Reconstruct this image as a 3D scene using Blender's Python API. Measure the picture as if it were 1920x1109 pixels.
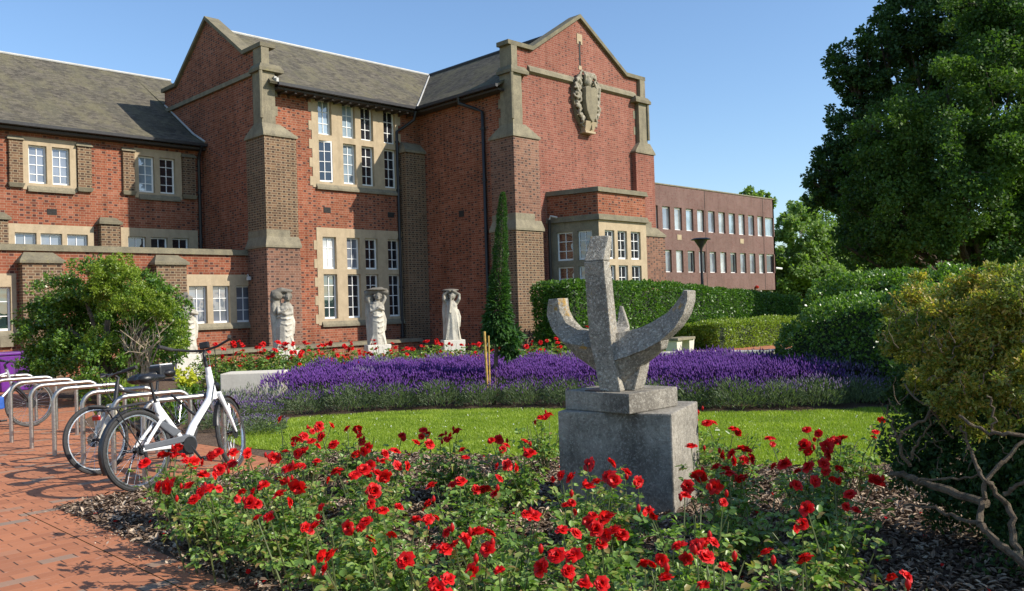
import bpy, bmesh, math, random
import numpy as np
from mathutils import Vector, Matrix, noise as mnoise
rad = math.radians
for o in list(bpy.data.objects): bpy.data.objects.remove(o)
random.seed(7)
RNG = np.random.default_rng(11)
SC = bpy.context.scene
COL = SC.collection

# ------------------------------------------------------------------ camera
F_PX = 1606.0
YAW, PITCH, ROLL, CH = rad(44.944), rad(0.8025), rad(-1.805), 1.5
fw = Vector((math.cos(PITCH)*math.cos(YAW), math.cos(PITCH)*math.sin(YAW), math.sin(PITCH)))
_r = Vector((math.sin(YAW), -math.cos(YAW), 0)); _u = _r.cross(fw)
CR = _r*math.cos(ROLL) + _u*math.sin(ROLL); CU = -_r*math.sin(ROLL) + _u*math.cos(ROLL)
CAMPOS = Vector((0, 0, CH))
cam_d = bpy.data.cameras.new('camera'); cam = bpy.data.objects.new('camera', cam_d); COL.objects.link(cam)
cam.matrix_world = Matrix(((CR.x, CU.x, -fw.x, 0), (CR.y, CU.y, -fw.y, 0), (CR.z, CU.z, -fw.z, CH), (0, 0, 0, 1)))
cam_d.sensor_width = 36; cam_d.lens = 36*F_PX/1920; cam_d.clip_start = 0.05; cam_d.clip_end = 3000
SC.camera = cam
def ray(x, y): return CR*((x-960)/F_PX) - CU*((y-554.5)/F_PX) + fw
def DD(x, y, d): return CAMPOS + ray(x, y)*d            # survey point at a forward distance
def GZ(x, y, z=0.0):                                    # survey point on a level plane
    r = ray(x, y); return CAMPOS + r*((z-CH)/r.z)

# ------------------------------------------------------------------ light
SUN = Vector((0.385, -0.722, 0.574)).normalized()
world = bpy.data.worlds.new('World'); SC.world = world; world.use_nodes = True
nt = world.node_tree; nt.nodes.clear()
sky = nt.nodes.new('ShaderNodeTexSky'); sky.sky_type = 'NISHITA'; sky.sun_disc = False
sky.sun_elevation = math.asin(SUN.z); sky.sun_rotation = math.atan2(SUN.x, SUN.y)
sky.air_density = 1.1; sky.dust_density = 0.6; sky.ozone_density = 5.0
bg = nt.nodes.new('ShaderNodeBackground'); bg.inputs[1].default_value = 0.15
wo = nt.nodes.new('ShaderNodeOutputWorld'); nt.links.new(sky.outputs[0], bg.inputs[0]); nt.links.new(bg.outputs[0], wo.inputs[0])
sl = bpy.data.lights.new('sun', 'SUN'); sl.energy = 5.0; sl.angle = rad(0.5); sl.color = (1.0, 0.93, 0.82)
so = bpy.data.objects.new('sun', sl); COL.objects.link(so)
so.rotation_euler = SUN.to_track_quat('Z', 'Y').to_euler(); so.location = (0, -10, 30)
SC.view_settings.view_transform = 'Standard'; SC.view_settings.look = 'None'
SC.view_settings.exposure = 0.38; SC.view_settings.gamma = 1.0
SC.render.engine = 'CYCLES'
SC.cycles.max_bounces = 6; SC.cycles.diffuse_bounces = 3; SC.cycles.transparent_max_bounces = 6

# ------------------------------------------------------------------ materials
class NT:
    def __init__(s, name):
        s.m = bpy.data.materials.new(name); s.m.use_nodes = True; s.t = s.m.node_tree; s.t.nodes.clear()
        s.out = s.n('ShaderNodeOutputMaterial')
    def n(s, k, **kw):
        nd = s.t.nodes.new(k)
        for a, b in kw.items(): setattr(nd, a, b)
        return nd
    def put(s, sock, v):
        if isinstance(v, bpy.types.NodeSocket): s.t.links.new(v, sock)
        elif isinstance(v, (tuple, list)) and len(v) == 3 and sock.type == 'RGBA': sock.default_value = (*v, 1)
        else: sock.default_value = v
    def math(s, op, a, b=0.0, c=0.0):
        nd = s.n('ShaderNodeMath', operation=op)
        s.put(nd.inputs[0], a); s.put(nd.inputs[1], b); s.put(nd.inputs[2], c); return nd.outputs[0]
    def mix(s, f, a, b, mode='MIX'):
        nd = s.n('ShaderNodeMix', data_type='RGBA', blend_type=mode)
        s.put(nd.inputs[0], f); s.put(nd.inputs[6], a); s.put(nd.inputs[7], b); return nd.outputs[2]
    def noise(s, vec, scale, detail=4, rough=0.6, dist=0.0):
        nd = s.n('ShaderNodeTexNoise'); s.put(nd.inputs['Vector'], vec)
        nd.inputs['Scale'].default_value = scale; nd.inputs['Detail'].default_value = detail
        nd.inputs['Roughness'].default_value = rough; nd.inputs['Distortion'].default_value = dist
        return nd.outputs[0]
    def ramp(s, f, stops):
        nd = s.n('ShaderNodeValToRGB'); s.put(nd.inputs[0], f); e = nd.color_ramp.elements
        while len(e) < len(stops): e.new(0.5)
        for i, (p, c) in enumerate(stops):
            e[i].position = p; e[i].color = (c, c, c, 1) if isinstance(c, (int, float)) else (*c, 1)
        return nd.outputs[0]
    def obj(s): return s.n('ShaderNodeTexCoord').outputs['Object']
    def geo(s): return s.n('ShaderNodeNewGeometry').outputs['Position']
    def scale(s, vec, v):
        nd = s.n('ShaderNodeMapping'); s.put(nd.inputs[0], vec); nd.inputs[3].default_value = v; return nd.outputs[0]
    def uv(s): return s.n('ShaderNodeUVMap').outputs[0]
    def bump(s, h, st=0.3, d=0.01):
        nd = s.n('ShaderNodeBump'); s.put(nd.inputs['Height'], h); nd.inputs['Strength'].default_value = st
        nd.inputs['Distance'].default_value = d; return nd.outputs[0]
    def pri(s, col, rough=0.8, metal=0.0, spec=0.5, nrm=None, **kw):
        nd = s.n('ShaderNodeBsdfPrincipled'); s.put(nd.inputs['Base Color'], col); s.put(nd.inputs['Roughness'], rough)
        nd.inputs['Metallic'].default_value = metal; nd.inputs['Specular IOR Level'].default_value = spec
        if nrm is not None: s.put(nd.inputs['Normal'], nrm)
        for k, v in kw.items(): nd.inputs[k.replace('_', ' ')].default_value = v
        return nd.outputs[0]
    def end(s, sh): s.t.links.new(sh, s.out.inputs[0]); return s.m

def brick_mat(name, cols, header, mortar, P=0.3375, S=0.225, H=0.075, mw=0.010, stain=0.35, english=False, dark_p=0.35, grime=(0.5,0.5,0.45)):
    k = NT(name); sep = k.n('ShaderNodeSeparateXYZ'); k.put(sep.inputs[0], k.uv())
    wob = k.noise(k.uv(), 0.8, 2)
    u, v = sep.outputs[0], sep.outputs[1]
    vr = k.math('DIVIDE', v, H); row = k.math('FLOOR', vr); fv = k.math('FRACT', vr)
    odd = k.math('FLOORED_MODULO', row, 2.0)
    uu = k.math('ADD', k.math('DIVIDE', u, P), k.math('MULTIPLY', odd, 0.5))
    cell = k.math('FLOOR', uu); fu = k.math('MULTIPLY', k.math('FRACT', uu), P)
    hd = k.math('GREATER_THAN', fu, S)
    lu = k.math('SUBTRACT', fu, k.math('MULTIPLY', hd, S))
    m1 = k.math('LESS_THAN', lu, mw); m2 = k.math('LESS_THAN', fv, mw/H)
    mort = k.math('MAXIMUM', m1, m2)
    cid = k.math('ADD', k.math('MULTIPLY', cell, 2.0), hd)
    cb = k.n('ShaderNodeCombineXYZ'); k.put(cb.inputs[0], cid); k.put(cb.inputs[1], row)
    wn = k.n('ShaderNodeTexWhiteNoise', noise_dimensions='2D'); k.put(wn.inputs['Vector'], cb.outputs[0])
    rv = wn.outputs['Value']
    st = [(i/(len(cols)-1), c) for i, c in enumerate(cols)]
    c = k.ramp(rv, st)
    wn2 = k.n('ShaderNodeTexWhiteNoise', noise_dimensions='2D'); cb2 = k.n('ShaderNodeCombineXYZ'); k.put(cb2.inputs[0], row); k.put(cb2.inputs[1], cid); k.put(wn2.inputs['Vector'], cb2.outputs[0])
    dk = k.math('MULTIPLY', hd, k.math('LESS_THAN', wn2.outputs['Value'], dark_p))
    c = k.mix(dk, c, header)
    fine = k.noise(k.uv(), 60, 3)
    c = k.mix(0.25, c, k.ramp(fine, [(0.3, 0.3), (0.7, 0.75)]), 'OVERLAY')
    c = k.mix(mort, c, mortar)
    big = k.noise(k.scale(k.uv(), (1, 0.45, 1)), 0.9, 5, 0.65)
    c = k.mix(k.math('MULTIPLY', k.ramp(big, [(0.42, 0.0), (0.75, 1.0)]), stain), c, k.mix(1.0, c, grime, 'MULTIPLY'))
    run = k.noise(k.scale(k.uv(), (1.6, 0.10, 1)), 2.2, 5, 0.7)
    c = k.mix(k.math('MULTIPLY', k.ramp(run, [(0.5, 0.0), (0.72, 1.0)]), stain*0.75), c, k.mix(1.0, c, (0.42,0.38,0.36), 'MULTIPLY'))
    pale = k.noise(k.uv(), 2.3, 4, 0.7)
    c = k.mix(k.math('MULTIPLY', k.ramp(pale, [(0.58, 0.0), (0.8, 1.0)]), 0.22), c, (0.42, 0.31, 0.24))
    tone = k.noise(k.uv(), 0.35, 3, 0.5)
    c = k.mix(k.ramp(tone, [(0.35, 0.35), (0.65, 0.0)]), c, k.mix(1.0, c, (0.70,0.62,0.60), 'MULTIPLY'))
    h = k.math('ADD', k.math('SUBTRACT', 1.0, mort), k.math('MULTIPLY', fine, 0.4))
    return k.end(k.pri(c, 0.9, spec=0.15, nrm=k.bump(h, 0.5, 0.006)))

M = {}
M['brick'] = brick_mat('red_brick', [(0.200,0.062,0.036),(0.272,0.084,0.045),(0.312,0.104,0.056),(0.240,0.072,0.038),(0.344,0.132,0.080)], (0.104,0.040,0.032), (0.368,0.264,0.184), dark_p=0.42, stain=0.7)
M['brick_pink'] = brick_mat('gable_brick', [(0.216,0.076,0.054),(0.264,0.092,0.064),(0.240,0.084,0.060),(0.296,0.116,0.080)], (0.144,0.056,0.044), (0.360,0.248,0.192), dark_p=0.3, stain=0.5)
M['brick_brown'] = brick_mat('brown_pier_brick', [(0.139,0.082,0.051),(0.189,0.111,0.066),(0.115,0.070,0.045),(0.221,0.131,0.074)], (0.070,0.045,0.033), (0.328,0.262,0.172), mw=0.016, dark_p=0.8)
M['brick_far'] = brick_mat('plum_brick', [(0.150,0.092,0.084),(0.185,0.114,0.101),(0.167,0.101,0.092)], (0.150,0.070,0.062), (0.290,0.194,0.158), stain=0.5, dark_p=0.2)
M['brick_plum'] = brick_mat('mottled_pier_brick', [(0.180,0.090,0.061),(0.246,0.123,0.082),(0.148,0.078,0.057),(0.271,0.139,0.090)], (0.082,0.049,0.041), (0.312,0.221,0.164), mw=0.013, dark_p=0.6)

def paving_mat():
    k = NT('brick_paving'); sep = k.n('ShaderNodeSeparateXYZ'); k.put(sep.inputs[0], k.uv()); u, v = sep.outputs[0], sep.outputs[1]
    vr = k.math('DIVIDE', v, 0.105); row = k.math('FLOOR', vr); fv = k.math('FRACT', vr)
    uu = k.math('ADD', k.math('DIVIDE', u, 0.21), k.math('MULTIPLY', k.math('FLOORED_MODULO', row, 2.0), 0.5))
    cell = k.math('FLOOR', uu); fu = k.math('FRACT', uu)
    m1 = k.math('LESS_THAN', fu, 0.045); m2 = k.math('LESS_THAN', fv, 0.05)
    cb = k.n('ShaderNodeCombineXYZ'); k.put(cb.inputs[0], cell); k.put(cb.inputs[1], row)
    wn = k.n('ShaderNodeTexWhiteNoise', noise_dimensions='2D'); k.put(wn.inputs['Vector'], cb.outputs[0]); rv = wn.outputs['Value']
    c = k.ramp(rv, [(0, (0.33,0.115,0.055)), (0.4, (0.40,0.145,0.068)), (0.91, (0.46,0.17,0.08)), (0.92, (0.30,0.19,0.13)), (1.0, (0.22,0.19,0.15))])
    c = k.mix(k.math('MULTIPLY', k.noise(k.uv(), 45, 4), 0.35), c, (0.50,0.235,0.12))
    c = k.mix(k.math('MULTIPLY', m2, 0.5), c, (0.46,0.25,0.16))
    gap = k.noise(k.uv(), 6, 3)
    c = k.mix(k.math('MULTIPLY', m1, k.ramp(gap, [(0.35, 0.4), (0.55, 1.0)])), c, (0.035,0.022,0.016))
    big = k.noise(k.uv(), 0.7, 5, 0.6)
    c = k.mix(k.ramp(big, [(0.45, 0.0), (0.8, 0.45)]), c, (0.20,0.11,0.075))
    spot = k.noise(k.uv(), 14, 3, 0.5)
    c = k.mix(k.ramp(spot, [(0.62, 0.0), (0.72, 0.35)]), c, (0.50,0.30,0.22))
    h = k.math('SUBTRACT', 1.0, k.math('MAXIMUM', m1, k.math('MULTIPLY', m2, 0.4)))
    return k.end(k.pri(c, 0.85, spec=0.25, nrm=k.bump(k.math('ADD', h, k.math('MULTIPLY', k.noise(k.uv(), 90, 3), 0.3)), 0.4, 0.006)))
M['paving'] = paving_mat()

def stone_mat(name, a, b, spots=0.5, soot=0, lich=None, sc=3.0, bumps=0.5, streak=0.5, dark=(0.09,0.08,0.065), speck=0.0):
    k = NT(name); p = k.geo()
    c = k.mix(k.ramp(k.noise(p, sc, 6, 0.7), [(0.3, 0.0), (0.7, 1.0)]), a, b)
    st = k.noise(k.scale(p, (1, 1, 0.18)), 5, 4, 0.7)
    c = k.mix(k.math('MULTIPLY', k.ramp(st, [(0.5, 0.0), (0.75, 1.0)]), streak), c, dark)
    c = k.mix(k.math('MULTIPLY', k.ramp(k.noise(p, 30, 3, 0.7), [(0.5, 0.0), (0.68, 1.0)]), spots), c, dark)
    if soot:
        sp_ = k.n('ShaderNodeSeparateXYZ'); k.put(sp_.inputs[0], k.obj())
        zf = k.ramp(k.math('ADD', k.math('MULTIPLY', sp_.outputs[2], 0.5), k.math('MULTIPLY', k.noise(p, 5, 5, 0.75), 0.5)), [(0.66, 0.0), (0.95, 1.0)])
        c = k.mix(k.math('MULTIPLY', zf, soot), c, (0.15,0.135,0.11))
    if speck: 
        c = k.mix(k.math('MULTIPLY', k.ramp(k.noise(p, 48, 3, 0.8), [(0.54, 0.0), (0.6, 1.0)]), speck), c, (0.72,0.68,0.58))
        c = k.mix(k.math('MULTIPLY', k.ramp(k.noise(p, 62, 3, 0.8), [(0.55, 0.0), (0.60, 1.0)]), speck), c, (0.035,0.03,0.025))
    if lich: c = k.mix(k.ramp(k.noise(p, 4.3, 5, 0.75), [(0.60, 0.0), (0.66, lich[1])]), c, lich[0])
    h = k.math('ADD', k.noise(p, 22, 6, 0.75), k.math('MULTIPLY', k.noise(p, 120, 2), 0.3))
    return k.end(k.pri(c, 0.92, spec=0.15, nrm=k.bump(h, bumps, 0.02)))
M['stone'] = stone_mat('dressed_stone', (0.352,0.277,0.180), (0.466,0.370,0.246), spots=0.18, streak=0.45, bumps=0.15, dark=(0.220,0.176,0.123))
M['stone_grey'] = stone_mat('weathered_stone', (0.170,0.149,0.106), (0.289,0.251,0.170), spots=0.45, streak=0.5, bumps=0.3)
M['stone_cap'] = stone_mat('mossy_cap_stone', (0.128,0.115,0.081), (0.230,0.200,0.132), spots=0.55, streak=0.4, bumps=0.4, lich=((0.255,0.230,0.102), 0.5))
M['statue'] = stone_mat('statue_stone', (0.42,0.385,0.315), (0.64,0.60,0.50), spots=0.4, streak=0.6, soot=0.95, bumps=0.35, sc=4, dark=(0.22,0.19,0.14))
M['statue_dark'] = stone_mat('sooty_stone', (0.20,0.17,0.12), (0.42,0.38,0.30), spots=0.5, streak=0.5, bumps=0.4, sc=5)
M['plinth'] = stone_mat('pale_plinth_stone', (0.62,0.58,0.50), (0.74,0.70,0.61), spots=0.25, streak=0.2, bumps=0.3, dark=(0.3,0.27,0.2))
M['concrete'] = stone_mat('stained_concrete', (0.12,0.108,0.09), (0.42,0.385,0.32), spots=0.4, streak=0.75, bumps=0.6, sc=2.2, dark=(0.07,0.06,0.05), speck=0.25)
M['aggregate'] = stone_mat('exposed_aggregate', (0.21,0.19,0.155), (0.40,0.365,0.30), spots=0.4, streak=0.3, bumps=0.8, sc=5, dark=(0.09,0.08,0.065), speck=0.5, lich=((0.42,0.24,0.03), 0.75))
M['block'] = stone_mat('cast_block', (0.58,0.53,0.44), (0.68,0.63,0.53), spots=0.1, streak=0.12, bumps=0.2, dark=(0.25,0.22,0.17))

def roof_mat():
    k = NT('mossy_roof_tiles'); sep = k.n('ShaderNodeSeparateXYZ'); k.put(sep.inputs[0], k.uv()); u, v = sep.outputs[0], sep.outputs[1]
    vr = k.math('DIVIDE', v, 0.11); row = k.math('FLOOR', vr); fv = k.math('FRACT', vr)
    uu = k.math('ADD', k.math('DIVIDE', u, 0.17), k.math('MULTIPLY', k.math('FLOORED_MODULO', row, 2.0), 0.5))
    cb = k.n('ShaderNodeCombineXYZ'); k.put(cb.inputs[0], k.math('FLOOR', uu)); k.put(cb.inputs[1], row)
    wn = k.n('ShaderNodeTexWhiteNoise', noise_dimensions='2D'); k.put(wn.inputs['Vector'], cb.outputs[0])
    c = k.ramp(wn.outputs['Value'], [(0, (0.065,0.058,0.048)), (0.5, (0.098,0.088,0.07)), (1, (0.14,0.122,0.095))])
    mo = k.noise(k.scale(k.uv(), (1, 0.5, 1)), 1.3, 6, 0.75)
    c = k.mix(k.ramp(mo, [(0.45, 0.0), (0.62, 0.75)]), c, (0.155,0.14,0.085))
    mo2 = k.noise(k.scale(k.uv(), (1.6, 0.35, 1)), 0.8, 5, 0.7)
    c = k.mix(k.ramp(mo2, [(0.5, 0.0), (0.7, 0.6)]), c, (0.07,0.068,0.058))
    c = k.mix(k.ramp(k.noise(k.uv(), 9, 4, 0.8), [(0.56, 0.0), (0.7, 0.5)]), c, (0.30,0.28,0.22))
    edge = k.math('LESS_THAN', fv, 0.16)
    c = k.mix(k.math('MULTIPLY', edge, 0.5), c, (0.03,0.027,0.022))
    return k.end(k.pri(c, 0.95, spec=0.1, nrm=k.bump(k.math('ADD', fv, k.math('MULTIPLY', k.noise(k.uv(), 14, 4), 0.8)), 0.5, 0.02)))
M['roof'] = roof_mat()

def plain(name, col, rough=0.6, metal=0.0, var=0.15, sc=12, spec=0.5, bumps=0.0):
    k = NT(name); p = k.obj(); f = k.noise(p, sc, 5, 0.65)
    dk = tuple(c*(1-var*2) for c in col); lt = tuple(min(1, c*(1+var)) for c in col)
    c = k.ramp(f, [(0.3, dk), (0.55, col), (0.8, lt)])
    r = k.ramp(k.noise(p, sc*2.3, 4), [(0.3, max(0, rough-0.08)), (0.7, min(1, rough+0.1))])
    return k.end(k.pri(c, r, metal=metal, spec=spec, nrm=k.bump(f, bumps, 0.005) if bumps else None))
M['white'] = plain('white_window_paint', (0.78,0.77,0.74), 0.45, var=0.04)
M['lead'] = plain('pale_lead_flashing', (0.45,0.44,0.41), 0.6, var=0.1, sc=4)
M['black_metal'] = plain('black_iron', (0.018,0.018,0.02), 0.45, var=0.2)
M['gutter'] = plain('dark_gutter', (0.03,0.03,0.034), 0.5, var=0.2)
M['soffit'] = plain('dark_soffit', (0.045,0.035,0.028), 0.8)
M['vent'] = plain('black_vent', (0.02,0.018,0.016), 0.8)
M['steel'] = plain('brushed_steel', (0.46,0.43,0.39), 0.42, metal=1.0, var=0.12, sc=30)
M['bike_white'] = plain('white_bike_paint', (0.80,0.80,0.79), 0.25, var=0.03)
M['bike_cream'] = plain('worn_cream_paint', (0.62,0.56,0.44), 0.45, var=0.2, sc=20)
M['bike_grey'] = plain('grey_plastic', (0.10,0.105,0.115), 0.45, var=0.08)
M['bike_silver'] = plain('silver_paint', (0.5,0.5,0.52), 0.35, metal=0.6, var=0.08)
M['bike_blue'] = plain('blue_paint', (0.03,0.10,0.38), 0.35, var=0.1)
M['rubber'] = plain('tyre_rubber', (0.035,0.034,0.033), 0.8, var=0.2, sc=30)
M['tyre_grey'] = plain('dusty_tyre', (0.085,0.082,0.078), 0.85, var=0.2, sc=30)
M['black_plastic'] = plain('black_plastic', (0.014,0.014,0.015), 0.4, var=0.2)
M['chrome'] = plain('spoke_steel', (0.6,0.6,0.6), 0.3, metal=1.0, var=0.05)
M['red_lens'] = plain('red_reflector', (0.35,0.012,0.012), 0.2, var=0.1)
M['purple'] = plain('purple_plastic', (0.13,0.02,0.22), 0.4, var=0.15, sc=5)
M['cane'] = plain('bamboo_cane', (0.50,0.30,0.07), 0.6, var=0.25, sc=15)
M['lamp_glass'] = plain('smoked_diffuser', (0.09,0.09,0.085), 0.3)
M['bark'] = plain('bark', (0.11,0.08,0.055), 0.9, var=0.35, sc=9, bumps=0.8)
M['twig'] = plain('pale_twigs', (0.40,0.32,0.22), 0.8, var=0.25, sc=9)
M['stem'] = plain('green_stem', (0.10,0.13,0.04), 0.6, var=0.3, sc=20)
M['blind'] = plain('white_roller_blind', (0.62,0.61,0.57), 0.7, var=0.05, sc=2)
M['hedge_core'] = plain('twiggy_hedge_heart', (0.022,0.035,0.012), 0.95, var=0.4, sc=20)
M['soil'] = None

def glass_mat(name, inner, gloss=0.35, tint=(0.9,0.95,1.0)):
    k = NT(name); p = k.geo()
    c = k.mix(k.ramp(k.noise(p, 1.1, 3, 0.5, 0.6), [(0.35, 0.0), (0.7, 1.0)]), inner, tuple(x*0.45 for x in inner))
    d = k.pri(c, 0.6, spec=0.0)
    g = k.n('ShaderNodeBsdfGlossy'); g.inputs['Roughness'].default_value = 0.02; k.put(g.inputs[0], tint)
    k.put(g.inputs['Normal'], k.bump(k.noise(p, 1.3, 2), 0.35, 0.05))
    lw = k.n('ShaderNodeFresnel'); lw.inputs[0].default_value = 1.6
    f = k.math('ADD', k.math('MULTIPLY', lw.outputs[0], 1.1), gloss*0.12)
    ms = k.n('ShaderNodeMixShader'); k.put(ms.inputs[0], f); k.put(ms.inputs[1], d); k.put(ms.inputs[2], g.outputs[0])
    return k.end(ms.outputs[0])
M['glass'] = glass_mat('window_glass', (0.022,0.024,0.03))
M['glass_blue'] = glass_mat('sky_tinted_glass', (0.30,0.38,0.44), 0.6)  # pale blue inner colour stands in for sky mirrored in the pane
M['glass_grey'] = glass_mat('glass_over_grey_blind', (0.20,0.22,0.26), 0.5)
M['glass_white'] = glass_mat('bright_white_glass', (0.80,0.79,0.76), 0.6)  # near white inner colour under the gloss
M['glass_green'] = glass_mat('old_green_glass', (0.035,0.06,0.06), 1.0)
M['glass_far'] = glass_mat('pale_far_glass', (0.40,0.42,0.43), 0.9)  # light grey inner colour for the office panes
M['glass_red'] = glass_mat('red_reflection_glass', (0.13,0.045,0.035), 0.7)  # dull red inner colour paints a reflection into the bay panes

def leaf_mat(name, cols, trans=0.3, rough=0.45, spec=0.5, tcol=None, bigsc=0.0, alt=None):
    k = NT(name); at = k.n('ShaderNodeAttribute', attribute_name='rnd')
    c = k.ramp(at.outputs['Fac'], [(i/(len(cols)-1), q) for i, q in enumerate(cols)])
    if alt: c = k.mix(k.ramp(k.noise(k.geo(), bigsc, 3, 0.6), [(0.45, 0.0), (0.62, 0.85)]), c, alt)
    d = k.pri(c, rough, spec=spec)
    t = k.n('ShaderNodeBsdfTranslucent'); k.put(t.inputs[0], k.mix(1.0, c, tcol or (1.6,1.9,0.7), 'MULTIPLY'))
    ms = k.n('ShaderNodeMixShader'); ms.inputs[0].default_value = trans; k.put(ms.inputs[1], d); k.put(ms.inputs[2], t.outputs[0])
    return k.end(ms.outputs[0])
L = {}
L['rose'] = leaf_mat('rose_leaf', [(0.06,0.12,0.022),(0.11,0.20,0.035),(0.17,0.28,0.05),(0.26,0.37,0.09),(0.26,0.17,0.06)], 0.3, 0.38, 0.5)
L['hedge'] = leaf_mat('hedge_leaf', [(0.035,0.085,0.015),(0.07,0.15,0.022),(0.13,0.24,0.035)], 0.25, 0.4, 0.4)
L['hedge_lime'] = leaf_mat('lime_hedge_leaf', [(0.13,0.19,0.022),(0.19,0.26,0.03),(0.26,0.32,0.05)], 0.3, 0.45)
L['tree'] = leaf_mat('tree_leaf', [(0.028,0.064,0.018),(0.046,0.098,0.024),(0.08,0.15,0.033)], 0.3, 0.6, 0.3, bigsc=0.3, alt=(0.11,0.18,0.035))  # alt patches put sunlit clumps into the leaf colour
L['tree_dark'] = leaf_mat('dark_tree_leaf', [(0.024,0.058,0.02),(0.042,0.088,0.027),(0.07,0.13,0.035)], 0.25, 0.6, 0.3)
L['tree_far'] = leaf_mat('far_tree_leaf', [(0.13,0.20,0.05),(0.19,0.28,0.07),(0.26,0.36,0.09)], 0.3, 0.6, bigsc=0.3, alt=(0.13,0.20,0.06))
L['yellow'] = leaf_mat('yellow_bush_leaf', [(0.11,0.15,0.025),(0.23,0.25,0.04),(0.42,0.37,0.055),(0.44,0.25,0.07)], 0.3, 0.5, bigsc=2.0, alt=(0.15,0.21,0.04))
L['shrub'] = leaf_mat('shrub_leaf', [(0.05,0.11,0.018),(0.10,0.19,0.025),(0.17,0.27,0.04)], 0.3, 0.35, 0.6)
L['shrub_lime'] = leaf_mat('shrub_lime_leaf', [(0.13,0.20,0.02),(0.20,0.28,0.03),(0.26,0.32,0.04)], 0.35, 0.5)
L['spire'] = leaf_mat('spire_leaf', [(0.025,0.07,0.02),(0.05,0.12,0.03),(0.09,0.18,0.05)], 0.25, 0.4)
L['grass'] = leaf_mat('grass_blade', [(0.17,0.25,0.02),(0.25,0.34,0.03),(0.32,0.40,0.05)], 0.35, 0.5, tcol=(1.4,1.6,0.5))
L['lav_leaf'] = leaf_mat('lavender_leaf', [(0.085,0.115,0.06),(0.12,0.16,0.085),(0.16,0.20,0.11)], 0.25, 0.7)
L['lav_flower'] = leaf_mat('lavender_flower', [(0.075,0.018,0.17),(0.115,0.03,0.24),(0.16,0.05,0.30)], 0.15, 0.7, tcol=(1.2,0.9,1.5))
L['lav_pale'] = leaf_mat('pale_lavender_flower', [(0.13,0.085,0.20),(0.19,0.135,0.27),(0.24,0.19,0.29)], 0.25, 0.7, tcol=(1.2,1,1.3))
L['petal'] = leaf_mat('red_petal', [(0.46,0.004,0.005),(0.62,0.008,0.008),(0.78,0.016,0.014)], 0.25, 0.5, 0.3, tcol=(1.3,0.6,0.5))
L['petal_pink'] = leaf_mat('pink_petal', [(0.62,0.05,0.10),(0.70,0.08,0.13)], 0.28, 0.5, 0.3, tcol=(1.3,0.8,0.8))
L['chip'] = leaf_mat('bark_chip', [(0.06,0.04,0.03),(0.19,0.13,0.09),(0.36,0.27,0.19),(0.58,0.47,0.35)], 0.0, 0.85, 0.2)
L['daisy'] = leaf_mat('daisy_petal', [(0.75,0.75,0.65),(0.8,0.8,0.75)], 0.1, 0.7)
L['yellow_flower'] = leaf_mat('yellow_green_flower', [(0.40,0.42,0.03),(0.55,0.52,0.05)], 0.3, 0.6)

def soil_mat():
    k = NT('dark_soil'); p = k.geo()
    c = k.ramp(k.noise(p, 9, 8, 0.8), [(0.3, (0.04,0.028,0.02)), (0.5, (0.12,0.08,0.055)), (0.75, (0.24,0.17,0.12))])
    c = k.mix(k.ramp(k.noise(p, 45, 4, 0.8), [(0.52, 0.0), (0.62, 0.7)]), c, (0.27,0.19,0.13))
    return k.end(k.pri(c, 0.95, spec=0.1, nrm=k.bump(k.noise(p, 30, 5, 0.8), 0.9, 0.02)))
M['soil'] = soil_mat()
def turf_mat():
    k = NT('turf'); p = k.geo()
    c = k.ramp(k.noise(p, 7, 6, 0.7), [(0.3, (0.14,0.21,0.02)), (0.7, (0.24,0.32,0.03))])
    return k.end(k.pri(c, 0.95, spec=0.1, nrm=k.bump(k.noise(p, 60, 4, 0.8), 0.8, 0.02)))
M['turf'] = turf_mat()

# ------------------------------------------------------------------ mesh helpers
def tag(o, label=None, cat=None, group=None, kind=None):
    if label: o['label'] = label
    if cat: o['category'] = cat
    if group: o['group'] = group
    if kind: o['kind'] = kind
    return o
def empty(name, loc=(0,0,0), rz=0.0, **kw):
    o = bpy.data.objects.new(name, None); COL.objects.link(o); o.location = loc; o.rotation_euler = (0,0,rz)
    o.empty_display_size = 0.2
    return tag(o, **kw)
def box_uv(me):
    n = len(me.polygons)
    if n == 0: return
    uvl = me.uv_layers.new(name='UVMap')
    co = np.empty(len(me.vertices)*3); me.vertices.foreach_get('co', co); co = co.reshape(-1, 3)
    nr = np.empty(n*3); me.polygons.foreach_get('normal', nr); nr = nr.reshape(-1, 3)
    lt = np.empty(n, dtype=np.int64); me.polygons.foreach_get('loop_total', lt)
    lv = np.empty(len(me.loops), dtype=np.int64); me.loops.foreach_get('vertex_index', lv)
    pn = np.repeat(nr, lt, axis=0); c = co[lv]; a = np.abs(pn)
    uv = np.empty((len(lv), 2)); 
    top = (a[:,2] > 0.9); xs = (~top) & (a[:,0] > a[:,1]); ys = (~top) & ~xs
    uv[top] = c[top][:, :2]; uv[xs, 0] = c[xs, 1]; uv[xs, 1] = c[xs, 2]; uv[ys, 0] = c[ys, 0]; uv[ys, 1] = c[ys, 2]
    sl_ = (a[:,2] > 0.25) & ~top
    uv[sl_, 1] = c[sl_, 2]/np.sqrt(np.maximum(1e-3, 1-a[sl_,2]**2))
    uvl.data.foreach_set('uv', uv.ravel())
def link(name, me, mat, parent=None, smooth=False):
    if mat is not None: me.materials.append(mat)
    if smooth:
        me.polygons.foreach_set('use_smooth', [True]*len(me.polygons))
    o = bpy.data.objects.new(name, me); COL.objects.link(o)
    if parent is not None: o.parent = parent
    return o
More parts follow.
